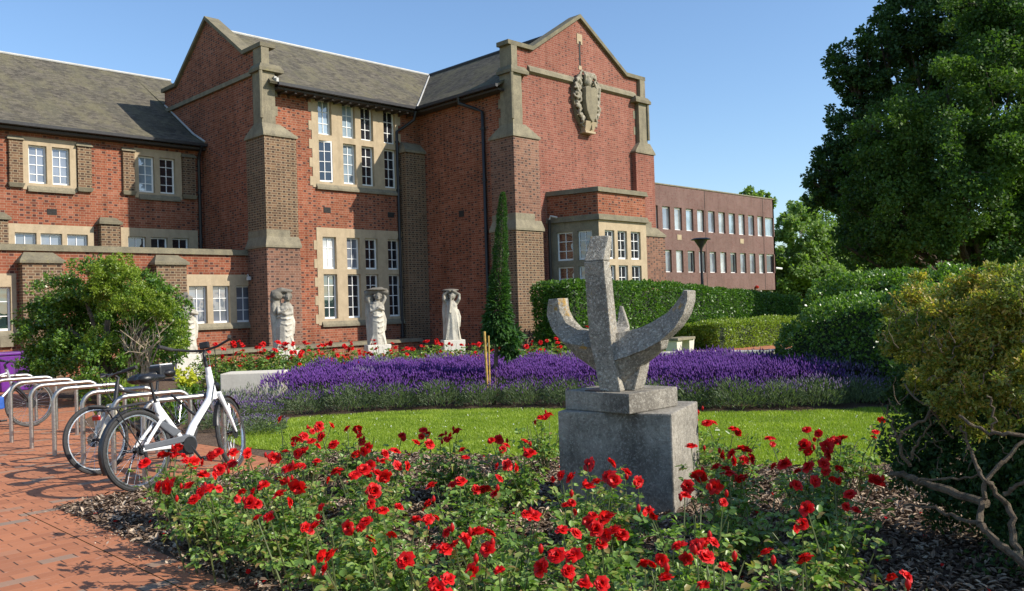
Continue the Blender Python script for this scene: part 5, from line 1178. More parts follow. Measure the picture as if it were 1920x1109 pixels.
for i in range(26):
    e = DD(rs.uniform(225,318), rs.uniform(592,650), rs.uniform(14.9,15.4))-Vector((b.x,b.y,0)); e = Vector(e)
    s0 = DD(rs.uniform(235,285), 690, 15.2)-Vector((b.x,b.y,0)); md = s0.lerp(e,0.5)+Vector((rs.uniform(-.12,.12),rs.uniform(-.12,.12),0.02))
    m.tube([(s0.x*0.9,s0.y*0.9,0.05),tuple(s0),tuple(md),tuple(e)],[0.018,0.015,0.011,0.005],5)
    for q in range(2):
        e2_ = md.lerp(e, rs.uniform(0,0.6)); m.tube([tuple(e2_), tuple(e2_+Vector(rs.normal(size=3))*0.12+Vector((0,0,0.12)))],[0.007,0.003],4)
m.build('bare_stems', M['twig'], shr)
m = MB(); m.tube([(0,0,0),(0.0,0.2,0.7),(0.1,0.3,1.5)],[0.12,0.09,0.05],8)
for c, R in local(blobsD([(110,600,16.2,0.5),(150,540,16.2,0.6),(300,590,15.6,0.3)]), shr): m.tube([(0,0.1,0.4), tuple(Vector(c)*0.6+Vector((0,0,0.3))), c],[0.05,0.04,0.015],6)
m.build('stem', M['bark'], shr)

# ---- leafy spire with canes
b = DD(925, 690, 13.4); spv = empty('leafy_spire_plant', (b.x,b.y,0), label='very tall tapering leafy spire plant rising from the lavender', cat='plant')
rs = np.random.default_rng(5); n = 9000
t = rs.uniform(0,1,n)**0.9; th_ = rs.uniform(0,2*np.pi,n); top = DD(943, 362, 13.4)-Vector((b.x,b.y,0)); bot = Vector((0.05,-0.05,1.0))
rad_ = (1+0.16*np.sin(t*37+1.3)*np.cos(th_*2+t*9))*np.interp(t, [0,0.08,0.18,0.4,0.7,0.95,1.0], [0.11,0.17,0.145,0.11,0.075,0.04,0.01])*rs.uniform(0.72,1.04,n)
th = th_; C = np.array(bot)[None]*(1-t[:,None])+np.array(top)[None]*t[:,None]
O = np.stack([np.cos(th),np.sin(th),np.zeros(n)],1); P = C+O*rad_[:,None]
dirs = O*0.9; dirs[:,2] = np.where(t < 0.2, -0.5, 0.25)
leaves('leaves', P, np.interp(t,[0,0.2,0.5,1],[0.15,0.10,0.05,0.035])*rs.uniform(0.7,1.3,n), L['spire'], spv, dirs=dirs, aspect=0.28, rng=rs)
m = MB(); m.tube([(0.0,0.0,0),(0.02,-0.02,0.5),tuple(bot),tuple(top)],[0.04,0.035,0.03,0.008],8); m.build('stem', M['bark'], spv)
P, O = clump_points([((0.16,-0.22,0.98),0.16),((0.2,-0.2,0.85),0.12)], 900, 14, 0.4, rng=rs); leaves('lower_leaves', P, 0.13, L['spire'], spv, rng=rs, aspect=0.3)
for (xa, ya, xb, yb, lab) in ((908,622,913,706,'thick yellow bamboo cane propping the leafy spire'), (916,630,918,706,'thin yellow bamboo cane beside the thick one')):
    t0 = DD(xa,ya,13.0); t1 = DD(xb,yb,13.0); t2 = t1+(t1-t0)*0.25
    o = MB().tube([tuple(t2),tuple(t1),tuple(t0)], 0.02 if xa == 908 else 0.012, 8).build('bamboo_cane', M['cane'], smooth=True); tag(o, lab, 'cane')

# ---- lavender
def lav_mesh(R, H, nf, nl, rng, pale=False):
    # flower spikes: crossed slim diamonds on stalks
    a = rng.uniform(0,2*np.pi,nf); r_ = np.sqrt(rng.uniform(0,1,nf)); x = r_*np.cos(a)*R*1.12; y = r_*np.sin(a)*R*1.12
    z = H*(1.0-0.28*r_**2)+rng.normal(size=nf)*0.035; d = np.stack([x/R*0.35, y/R*0.35, np.ones(nf)],1)+rng.normal(size=(nf,3))*0.10
    C = np.stack([x,y,z-0.03],1); F = []
    return C, d
def spike_geo(C, d, Ls, W, rng):
    """a three sided spindle for each flower head"""
    n = len(C); d = d/np.linalg.norm(d,axis=1)[:,None]; s = np.cross(d,[1,0,0.01]); s /= np.linalg.norm(s,axis=1)[:,None]; t_ = np.cross(s,d)
    Ls = Ls[:,None]; V = [C]
    for k in range(3):
        w = 2*np.pi*k/3; V.append(C+d*Ls*0.45+(s*np.cos(w)+t_*np.sin(w))*W)
    V.append(C+d*Ls); V = np.stack(V,1).reshape(-1,3); b_ = np.arange(n)[:,None]*5
    f = np.concatenate([b_+np.array(q) for q in ([0,2,1],[0,3,2],[0,1,3],[4,1,2],[4,2,3],[4,3,1])],1).reshape(-1,3)
    return V, f, np.repeat(rng.uniform(0,1,n),5)
def blade_pts(R, H, n, rng):
    a = rng.uniform(0,2*np.pi,n); r_ = np.sqrt(rng.uniform(0,1,n)); h = rng.uniform(0.15,1.0,n)
    el = np.sqrt(np.clip(1-0.55*r_**2,0,1)); P = np.stack([r_*np.cos(a)*R*(1.0-0.2*(h>0.8)), r_*np.sin(a)*R, h*H*el],1)
    d = np.stack([np.cos(a)*r_*0.9, np.sin(a)*r_*0.9, np.full(n,1.0)],1); return P, d
poly_f = smooth_line(FAR, 6)
cum = [0.0]
for a, b in zip(poly_f[:-1], poly_f[1:]): cum.append(cum[-1]+math.hypot(b[0]-a[0], b[1]-a[1]))
def edge_at(s):
    i = max(0, min(len(cum)-2, int(np.searchsorted(cum, s))-1)); a, b = poly_f[i], poly_f[i+1]; t = (s-cum[i])/(cum[i+1]-cum[i])
    d = Vector((b[0]-a[0], b[1]-a[1])).normalized(); nrm = Vector((-d.y, d.x)); nrm = nrm if nrm.dot(Vector((1,1))) > 0 else -nrm
    return Vector((a[0]+(b[0]-a[0])*t, a[1]+(b[1]-a[1])*t)), nrm
rl = np.random.default_rng(77)
protos = []
for i in range(4):
    C, d = lav_mesh(0.36, 0.52, 150, 0, rl); V, f, r_ = spike_geo(C, d, rl.uniform(0.05,0.09,len(C)), 0.0075, rl)
    P, dd = blade_pts(0.38, 0.45, 2000, rl)
    fm_ = np_mesh('lavender_flowers', V, f, r_); lm_ = leaf_mesh('lavender_leaves', P, 0.085, dirs=dd, aspect=0.14, rng=rl); protos.append((fm_, lm_))
fm_pale = [p[0].copy() for p in protos]
for q in fm_pale: q.materials.append(L['lav_pale'])
for q in protos: q[0].materials.append(L['lav_flower']); q[1].materials.append(L['lav_leaf'])
front_labels = ['lavender mound at the far left end beside the stone block','second lavender mound from the stone block, sparsely flowered','lavender mound in the front row left of the yellow canes','full round lavender mound in the front row under the cloaked statue',
 'lavender mound in the front row, lined up with the lower window','front row lavender mound lined up with the window statue','front row lavender mound just left of the leafy spire','front row lavender mound just below the yellow canes',
 'front row lavender mound right of the yellow canes','front row lavender mound left of the sculpture pedestal','front row lavender mound hidden partly by the pedestal','lavender mound immediately right of the pedestal',
 'second lavender mound to the right of the pedestal','wide lavender mound in front of the kerb wall','pale tipped lavender mound in front of the kerb wall','fading lavender mound near the right end of the row',
 'nearly flowerless lavender mound near the mounded hedge','last green lavender mound under the branches of the yellowing bush','lavender mound in the shade of the mounded hedge','outermost shaded lavender mound behind the branches']
total = cum[-1]; nfront = 20; k = 0
for i in range(nfront):
    s = 0.35+(total-0.75)*i/(nfront-1); p, nr = edge_at(s); p = p+nr*(0.36+rl.uniform(-0.04,0.05)); v_ = k % 4; scl = rl.uniform(0.85,1.08); k += 1
    root = empty('lavender_plant', (p.x,p.y,0), rz=rl.uniform(0,6.28), label=front_labels[i], cat='lavender', group='lavender plants edging the lawn'); root.scale = (scl*1.05,scl*1.05,scl*(0.86 if i > 2 else 0.52))
    fo = bpy.data.objects.new('flowers', (fm_pale if i in (0,1,14,15,16,17) else [q[0] for q in protos])[v_]); COL.objects.link(fo); fo.parent = root; fo.location = (0,0,-0.02); fo['kind'] = 'stuff'
    if i > 2 and i < 14: 
        fo.location = (nr.x*0.0, 0, -0.03)
    lo = bpy.data.objects.new('leaves', protos[v_][1]); COL.objects.link(lo); lo.parent = root; lo['kind'] = 'stuff'
# the solid purple mass behind the front row: one sheet of bloom
def npm(me): 
    a = np.empty(len(me.vertices)*3, dtype=np.float32); me.vertices.foreach_get('co', a); return a.reshape(-1,3)
VF, FF_, RF = [], [], []; VL, FL2, RL2 = [], [], []; nvf = nvl = 0; VP, FP, RP = [], [], []; nvp = 0
for s in np.arange(0.1, total-0.2, 0.42):
    for row in range(1, 8):
        p, nr = edge_at(min(total-0.01, s+(0.21 if row % 2 else 0))); w = 0.36+row*0.42; frac = s/total
        if row > (6 if 0.2 < frac < 0.7 else (0 if frac < 0.10 else (3 if frac < 0.18 else 5))): continue
        q = p+nr*w; 
        if q.y < 4.4 and row > 2: continue
        C, d = lav_mesh(0.34, (0.26 if frac < 0.17 else 0.55)+0.014*row+rl.uniform(-0.04,0.04), 170 if frac < 0.15 else (400 if frac < 0.72 else 170), 0, rl); C = C+np.array([q.x,q.y,0])
        V, f, r_ = spike_geo(C, d, rl.uniform(0.05,0.09,len(C)), 0.0085, rl)
        if frac < 0.17 or frac > 0.80 or (rl.uniform() < 0.06): VP.append(V); FP.append(f+nvp); RP.append(r_); nvp += len(V)
        else: VF.append(V); FF_.append(f+nvf); RF.append(r_); nvf += len(V)
        P, dd = blade_pts(0.36, 0.38, 260, rl); P = P+np.array([q.x,q.y,0]); VL.append(P); FL2.append(dd)
me = np_mesh('lavender_bloom', np.concatenate(VF), np.concatenate(FF_), np.concatenate(RF)); tag(link('lavender_bloom', me, L['lav_flower']), 'dense purple sheet of lavender in full bloom filling the curved bed', 'lavender', kind='stuff')
if VP:
    me = np_mesh('faded_lavender', np.concatenate(VP), np.concatenate(FP), np.concatenate(RP)); tag(link('faded_lavender', me, L['lav_pale']), 'paler fading lavender spikes at both ends of the bed', 'lavender', kind='stuff')
o = leaves('lavender_foliage', np.concatenate(VL), 0.09, L['lav_leaf'], None, dirs=np.concatenate(FL2), aspect=0.14, rng=rl); tag(o, 'grey green lavender stems and leaves under the bloom', 'lavender', kind='stuff')

# ---- grass, daisies, bark chips
def in_poly(P, poly):
    x, y = P[:,0], P[:,1]; ins = np.zeros(len(P), bool); n = len(poly); j = n-1
    for i in range(n):
        xi, yi = poly[i]; xj, yj = poly[j]; c = ((yi > y) != (yj > y)) & (x < (xj-xi)*(y-yi)/(yj-yi+1e-12)+xi); ins ^= c; j = i
    return ins
Q = np.stack([rl.uniform(4.6,13.6,330000), rl.uniform(1.5,11.2,330000)],1); Q = Q[in_poly(Q, LAWN)]
nz_ = np.array([mnoise.noise(Vector((a*2.2,b*2.2,0))) for a, b in Q])
P = np.stack([Q[:,0],Q[:,1],np.zeros(len(Q))],1); D_ = np.tile([0,0,1.0],(len(P),1))
o = leaves('grass', P, 0.038*(1+0.5*nz_), L['grass'], None, dirs=D_, aspect=0.16, rnd=np.clip(0.48+nz_*0.9+0.5*np.sin(Q[:,0]*1.1+Q[:,1]*1.9)*nz_+rl.normal(size=len(P))*0.25,0,1), rng=rl); tag(o, 'short mown grass of the curved lawn', 'grass', kind='stuff')
Q = Q[rl.integers(0,len(Q),220)]; P = np.stack([Q[:,0],Q[:,1],np.full(len(Q),0.035)],1)
o = leaves('daisies', np.repeat(P,5,axis=0), 0.014, L['daisy'], None, up=3, aspect=0.6, rng=rl); tag(o, 'tiny white daisies scattered through the lawn', 'daisy', kind='stuff')
BED = [(2.28,-1.5),(7.5,-1.5),(10.5,1.6)]+smooth_line(NEAR)+[(4.62,8.6),(4.5,7.6),(2.6,7.62),(2.28,7.5)]
def chips(n, xr, yr, poly, size, name, label):
    Q = np.stack([rl.uniform(*xr,n), rl.uniform(*yr,n)],1); d2 = Q[:,0]+Q[:,1]
    Q = Q[in_poly(Q, poly)]; n = len(Q); P = np.stack([Q[:,0],Q[:,1],rl.uniform(0.002,0.03,n)],1)
    an = rl.uniform(0,2*np.pi,n); D_ = np.stack([np.cos(an),np.sin(an),rl.uniform(-0.1,0.35,n)],1); o = leaves(name, P, rl.uniform(0.4,1.5,n)*size, L['chip'], None, dirs=D_, up=1.5, aspect=0.42, six=True, rng=rl, rnd=rl.beta(1.2,1.6,n)); tag(o, label, 'bark chips', kind='stuff')
chips(90000, (2.25,7.5), (-0.5,8), BED, 0.045, 'bark_chips', 'brown and straw coloured bark chips mulching the rose bed')
Q = np.stack([2.28+rl.normal(size=500)*0.10, rl.uniform(2,7.6,500)],1); P = np.stack([Q[:,0]-0.03,Q[:,1],np.full(500,0.006)],1)
o = leaves('stray_chips', P, 0.028, L['chip'], None, up=3, aspect=0.5, rng=rl); tag(o, 'stray bark chips spilled along the brick edging', 'bark chips', kind='stuff')

# ================================================================== ROSES
def rose_head(R, rng, n_rings=(5,6,7,8)):
    V = []; Fc = []; rnd = []; nv = 0
    for ri, cnt in enumerate(n_rings):
        f = (ri+1)/len(n_rings); tilt = 0.12+f*1.05; ln = R*(0.55+0.55*f)
        for k in range(cnt):
            a = 2*math.pi*(k+0.5*(ri % 2))/cnt+rng.uniform(-0.2,0.2); w = ln*(0.98 if ri else 1.0)
            out = np.array([math.cos(a),math.sin(a),0]); side = np.array([-math.sin(a),math.cos(a),0]); up = np.array([0,0,1.0])
            rows = []
            for j, t in enumerate((0.0,0.55,1.0)):
                tl = tilt*(0.5+0.5*t)+ (0.25 if j == 2 else 0)*f; c = out*(0.006+ln*t*math.sin(tl)) + up*(ln*t*math.cos(tl)*0.8+ (1-f)*R*0.15)
                ww = w*(0.35,1.0,0.78)[j]; cup = -out*0.25*ww*(0.3,1,1)[j]
                for s in (-1,0,1): rows.append(c+side*s*ww*0.5+(cup if s else 0)+rng.normal(size=3)*R*0.085)
            V += rows; 
            for j in range(2):
                for s in range(2): Fc.append((nv+j*3+s, nv+j*3+s+1, nv+(j+1)*3+s+1, nv+(j+1)*3+s))
            rnd += [rng.uniform(0,1)]*9; nv += 9
    return np_mesh('rose_bloom', np.array(V), np.array(Fc), np.array(rnd))
rr = np.random.default_rng(99)
HEADS = [rose_head(0.045, rr, nr_) for nr_ in ((5,6,7,8),(4,5,6),(5,6,7,9),(3,5,7),(5,6,8),(4,6,6,7),(3,4,5),(5,7,8,9))]
for h in HEADS: h.materials.append(L['petal']); h.polygons.foreach_set('use_smooth', [True]*len(h.polygons))
_m = MB().lathe((0,0,-0.03), [(0.003,-0.004),(0.009,0.008),(0.011,0.018),(0.007,0.03),(0.002,0.036)], 8); BUD = _m.mesh('bud'); BUD.materials.append(L['petal']); BUD.polygons.foreach_set('use_smooth', [True]*len(BUD.polygons))
HEADP = rose_head(0.04, rr); HEADP.materials.append(L['petal_pink'])
def rose_bush(center, blooms, label, group, seed, leaf=0.042, nleaf=520, spread=0.27, scale_b=1.0, pink=(), height=None, bare=0.0):
    rng = np.random.default_rng(seed); c = Vector((center[0], center[1], 0))
    root = empty('rose_bush', tuple(c), label=label, cat='rose bush', group=group)
    st = MB(); L_pts = []; L_out = []
    hz = height or (np.mean([b_[2] for b_ in blooms]) if blooms else 0.5)
    for b_ in list(blooms):   # unopened buds and small side shoots near each bloom
        pass
    tips = [Vector(b_)-c for b_ in blooms]
    for q in range(12 if spread < 0.5 else 34):
        a = rng.uniform(0,6.28); r_ = spread*rng.uniform(0.3,1.15); tips.append(Vector((r_*math.cos(a), r_*math.sin(a), hz*rng.uniform(0.4,0.95))))
    for t in tips:
        fr0 = max(0.0, 1-0.16/max(1e-3, math.hypot(t.x, t.y))); b0 = Vector((t.x*fr0+rng.uniform(-.04,.04), t.y*fr0+rng.uniform(-.04,.04), 0)); md = b0.lerp(t,0.55)+Vector((rng.uniform(-.04,.04),rng.uniform(-.04,.04),0.02))
        st.tube([tuple(b0),tuple(md),tuple(t)],[0.006,0.0045,0.003],4,cap=False)
    st.build('stems', M['stem'], root)
    # compound leaves: rachis points with five leaflets each
    nr = int(nleaf/5)
    ti = rng.integers(0,len(tips),nr); u = rng.beta(2.2,1.4,nr)*0.93
    T = np.array([tuple(t) for t in tips]); rad_t = np.hypot(T[:,0],T[:,1]); fr1 = np.maximum(0, 1-0.16/np.maximum(1e-3, rad_t))[ti][:,None]; base = T[ti]*u[:,None]; base[:,:2] = T[ti][:,:2]*(fr1+(1-fr1)*u[:,None]); off = rng.normal(size=(nr,3)); off[:,2] *= 0.5; off /= np.linalg.norm(off,axis=1)[:,None]
    pr = base+off*rng.uniform(0.02,0.11,nr)[:,None]*(1.1-0.35*u[:,None]); pr[:,2] = np.clip(pr[:,2],0.03,hz-0.03); lo_ = pr[:,2] < 0.13; pr[lo_,2] = rng.uniform(0.13,0.3,lo_.sum())
    P = []; D_ = []
    fwd = off/np.linalg.norm(off,axis=1)[:,None]; side = np.cross(fwd,[0,0,1.0]); side /= (np.linalg.norm(side,axis=1)[:,None]+1e-6)
    for k_, (fo, so_) in enumerate(((1.0,0),(0.55,0.8),(0.55,-0.8),(0.1,0.9),(0.1,-0.9))):
        P.append(pr+fwd*0.032*fo*1.3+side*so_*0.006); D_.append(fwd*(0.7 if k_ else 1.2)+side*so_*0.9+np.array([0,0,-0.15]))
    leaves('leaves', np.concatenate(P), leaf, L['rose'], root, dirs=np.concatenate(D_)*1.3, aspect=0.72, six=True, up=1.0, rng=rng)
    for i, b_ in enumerate(blooms):
        pk = i in pink; o = bpy.data.objects.new('bloom', HEADP if pk else HEADS[rng.integers(0,8)]); COL.objects.link(o); o.parent = root
        t = Vector(b_)-c; o.location = t; d = Vector((t.x*0.8, t.y*0.8, 0.5)) + Vector(rng.normal(size=3))*0.22 - fw*0.15
        o.rotation_mode = 'QUATERNION'; o.rotation_quaternion = d.to_track_quat('Z','Y'); s = scale_b*rng.uniform(0.6,1.0)*(0.80 if c.length < 4.6 else 0.97); o.scale = (s*rng.uniform(0.85,1.1),s,s*rng.uniform(0.9,1.3))
        if rng.uniform() < 0.5 and scale_b < 1.2:
            o2 = bpy.data.objects.new('bloom', HEADS[rng.integers(0,8)]); COL.objects.link(o2); o2.parent = root; q_ = rng.normal(size=3); q_[2] = -abs(q_[2])*0.5
            o2.location = t+Vector(q_/np.linalg.norm(q_))*0.06; o2.rotation_mode = 'QUATERNION'; o2.rotation_quaternion = (d+Vector(q_)*0.5).to_track_quat('Z','Y'); s *= rng.uniform(0.55,0.95); o2.scale = (s,s,s*1.1)
        if rng.uniform() < 0.4 and scale_b < 1.2:
            o3 = bpy.data.objects.new('bud', BUD); COL.objects.link(o3); o3.parent = root; o3.location = t+Vector((rng.uniform(-.07,.07),rng.uniform(-.07,.07),rng.uniform(0.0,.05)))
    return root
BUSHES = [
 (5.71, 5.32, [(1014, 784, 0.51), (1030, 779, 0.49)], 'rose bush with two blooms standing against the lawn left of the pedestal'),
 (4.03, 6.59, [(526, 787, 0.54), (579, 804, 0.51), (598, 800, 0.55), (621, 799, 0.47), (570, 819, 0.48)], 'rose bush on the lawn edge near the stone block end of the bed'),
 (6.33, 4.14, [(1305, 774, 0.54), (1298, 787, 0.48)], 'rose bush at the lawn edge just right of the pedestal'),
 (4.08, 5.92, [(652, 805, 0.51), (670, 805, 0.49), (604, 820, 0.51), (675, 820, 0.5), (754, 818, 0.49)], 'rose bush with five blooms below the lavender, third from the bicycle along the lawn edge'),
 (5.88, 3.6, [(1326, 795, 0.55), (1375, 808, 0.48)], 'small rose bush beside the lit right side of the pedestal'),
 (4.36, 5.12, [(794, 808, 0.55), (803, 815, 0.5), (828, 818, 0.5), (858, 811, 0.55), (805, 834, 0.5), (842, 825, 0.49), (935, 825, 0.47)], 'rose bush with seven blooms at the lawn edge, left of the pedestal'),
 (6.51, 2.88, [(1513, 807, 0.49), (1535, 813, 0.49), (1653, 789, 0.47), (1642, 813, 0.46)], 'rose bush with a large dark red bloom before the lawn at right'),
 (2.65, 6.15, [(271, 870, 0.51), (333, 842, 0.52), (328, 856, 0.47), (313, 855, 0.48), (352, 865, 0.47), (362, 867, 0.49)], 'rose bush whose blooms overlap the white bicycle crank'),
 (4.35, 4.38, [(921, 827, 0.53), (949, 836, 0.5), (984, 829, 0.53), (993, 852, 0.48)], 'rose bush in the shade at the left side of the pedestal'),
 (3.03, 5.69, [(554, 825, 0.53), (584, 829, 0.54), (512, 859, 0.49), (463, 850, 0.55), (411, 881, 0.47), (435, 870, 0.47), (437, 851, 0.52), (464, 848, 0.49), (408, 850, 0.53)], 'thickly flowered rose bush right of the white bicycle front wheel'),
 (3.63, 5.05, [(626, 836, 0.54), (691, 840, 0.5), (665, 853, 0.52), (780, 831, 0.54), (721, 852, 0.5), (740, 847, 0.49)], 'rose bush with six blooms in the second row from the lawn, left half of bed'),
 (3.11, 5.19, [(535, 848, 0.53), (570, 847, 0.55), (566, 875, 0.48), (594, 867, 0.51)], 'rose bush with four blooms, second row behind the mulch corner'),
 (5.57, 2.69, [(1443, 824, 0.49), (1509, 837, 0.5), (1550, 839, 0.53), (1567, 827, 0.54), (1578, 825, 0.52)], 'tall rose bush with buds standing against the right part of the lawn'),
 (3.94, 4.31, [(873, 860, 0.48), (868, 845, 0.49), (951, 873, 0.49)], 'rose bush with a cluster of three blooms beside the bare mulch patch'),
 (3.29, 4.55, [(682, 883, 0.51), (694, 874, 0.48), (745, 874, 0.5), (721, 867, 0.52)], 'rose bush in mid bed with four clustered blooms'),
 (4.87, 2.95, [(1296, 838, 0.51), (1374, 852, 0.53), (1395, 846, 0.55), (1395, 864, 0.5)], 'rose bush with a dense red cluster right of the pedestal foot'),
 (2.52, 5.21, [(382, 893, 0.5)], 'rose bush with one bloom nearest the white bicycle rear wheel'),
 (2.52, 5.34, [(325, 905, 0.47)], 'single bloomed rose bush at the corner of the mulch'),
 (4.08, 3.49, [(951, 873, 0.54), (1102, 871, 0.49), (1146, 869, 0.5), (1174, 888, 0.46)], "rose bush whose blooms stand in front of the pedestal's dark face"),
 (2.75, 4.79, [(540, 880, 0.54), (524, 901, 0.47)], 'two bloomed rose bush overlooking the mulch near the paving'),
 (2.97, 4.23, [(633, 887, 0.54), (665, 892, 0.54), (707, 890, 0.5), (721, 892, 0.52), (701, 922, 0.48)], 'rose bush in mid bed with the big crimson trio'),
 (4.82, 2.29, [(1548, 854, 0.53), (1545, 870, 0.55), (1471, 873, 0.52), (1497, 886, 0.47), (1517, 877, 0.52), (1572, 881, 0.46), (1642, 903, 0.5)], 'rose bush half in shade with seven blooms below the right lawn'),
 (2.52, 4.8, [(316, 913, 0.52), (300, 913, 0.5), (356, 913, 0.51), (392, 917, 0.51), (379, 923, 0.54), (365, 939, 0.51)], 'rose bush spilling over the brick edging near the bicycles'),
 (3.88, 3.03, [(1142, 895, 0.52), (1196, 904, 0.49)], "rose bush with two blooms against the pedestal's lower right"),
 (3.17, 3.59, [(805, 947, 0.46), (863, 904, 0.51), (810, 913, 0.53), (935, 899, 0.54), (893, 920, 0.48), (910, 922, 0.47)], 'rose bush with the wide double bloom left of the pedestal'),
 (2.52, 4.35, [(494, 913, 0.52), (454, 925, 0.5), (470, 943, 0.5), (526, 929, 0.51), (559, 912, 0.55)], 'rose bush with five blooms above the shaded mulch strip'),
 (3.6, 3.11, [(1053, 892, 0.54), (1072, 897, 0.53), (1119, 906, 0.53), (1104, 916, 0.51)], 'rose bush directly before the pedestal, lower cluster'),
 (4.18, 2.48, [(1344, 878, 0.52), (1367, 892, 0.54), (1311, 895, 0.53), (1289, 913, 0.49), (1340, 913, 0.53), (1391, 899, 0.49), (1528, 903, 0.52), (1493, 912, 0.5)], 'leafy rose bush with eight blooms right of the pedestal base'),
 (2.58, 3.7, [(603, 952, 0.49), (696, 946, 0.52), (747, 952, 0.48)], 'low rose bush with three blooms in lower mid bed'),
 (3.0, 3.01, [(928, 927, 0.53), (986, 966, 0.53), (1000, 969, 0.47)], "rose bush with three blooms below the pedestal's left corner"),
 (2.52, 3.78, [(482, 973, 0.48), (505, 970, 0.51), (573, 990, 0.52)], 'rose bush with three blooms leaning over the paving edge'),
 (3.15, 2.74, [(1072, 945, 0.54), (1061, 950, 0.49), (1111, 971, 0.51)], 'rose bush with stacked red blooms under the pedestal'),
 (3.46, 2.37, [(1216, 959, 0.49), (1226, 966, 0.53), (1284, 931, 0.54), (1356, 943, 0.53)], 'shaded rose bush with four blooms beside the open mulch'),
 (3.96, 1.85, [(1565, 903, 0.55), (1594, 929, 0.54), (1604, 958, 0.46), (1513, 955, 0.55), (1504, 984, 0.48)], 'dark shaded rose bush with five blooms at lower right'),
 (2.52, 3.29, [(591, 988, 0.54), (717, 959, 0.53), (686, 980, 0.5), (654, 990, 0.49), (693, 1014, 0.48), (734, 1005, 0.48), (780, 978, 0.49), (803, 975, 0.53)], 'rose bush with eight blooms at the bottom left of the bed'),
 (2.9, 2.39, [(1144, 972, 0.54), (1054, 997, 0.51), (1125, 997, 0.51), (1153, 997, 0.52), (1167, 1006, 0.5), (1128, 1022, 0.47), (1118, 994, 0.54)], 'rose bush at bottom centre crowded with seven blooms'),
 (2.52, 2.73, [(840, 999, 0.54), (896, 1001, 0.52), (872, 1011, 0.48), (854, 1022, 0.51), (835, 1031, 0.47), (914, 1031, 0.52), (936, 1071, 0.47)], 'rose bush with a pink opening bud among seven blooms'),
 (2.98, 2.05, [(1274, 1025, 0.49)], 'one bloomed rose bush in shade at the bottom edge'),
 (2.92, 1.88, [(1307, 1025, 0.52), (1337, 1018, 0.53), (1323, 1046, 0.52)], 'rose bush with three dim blooms at the bottom, right of centre'),
 (3.06, 1.61, [(1437, 1038, 0.54), (1511, 1051, 0.49)], 'shaded two bloomed rose bush at the bottom right'),
 (2.69, 1.97, [(1209, 1062, 0.47), (1240, 1050, 0.54)], 'rose bush with two flat dark blooms near the bottom centre'),
 (2.52, 2.17, [(1044, 1043, 0.55), (1075, 1043, 0.53), (1016, 1066, 0.49), (1065, 1074, 0.52), (1128, 1095, 0.47)], 'rose bush with the bright paired blooms at the bottom edge'),
 (2.52, 2.61, [(622, 1043, 0.55), (610, 1067, 0.54), (761, 1052, 0.51), (886, 1071, 0.52), (840, 1087, 0.52), (821, 1106, 0.49)], "rose bush with six blooms nearest the photographer's left"),
 (2.61, 1.71, [(1251, 1087, 0.52), (1358, 1066, 0.54), (1319, 1099, 0.5)], 'rose bush at the very bottom, cut by the frame, three blooms'),
 (2.52, 1.95, [(1096, 1097, 0.53)], 'rose bush at the bottom frame edge, one bloom below the paired blooms'),
 (3.04, 1.16, [(1698, 1082, 0.53)], 'lone red rose bush in deep shade under the bare branches')]
for i, (cx_0, cy_0, bl3, lab) in enumerate(BUSHES):
    rose_bush((cx_0, cy_0), [tuple(GZ(x, y, z)) for x, y, z in bl3], lab, 'red rose bushes in the front bed', 500+i, nleaf=int(470+55*len(bl3)), spread=0.25, leaf=0.038)
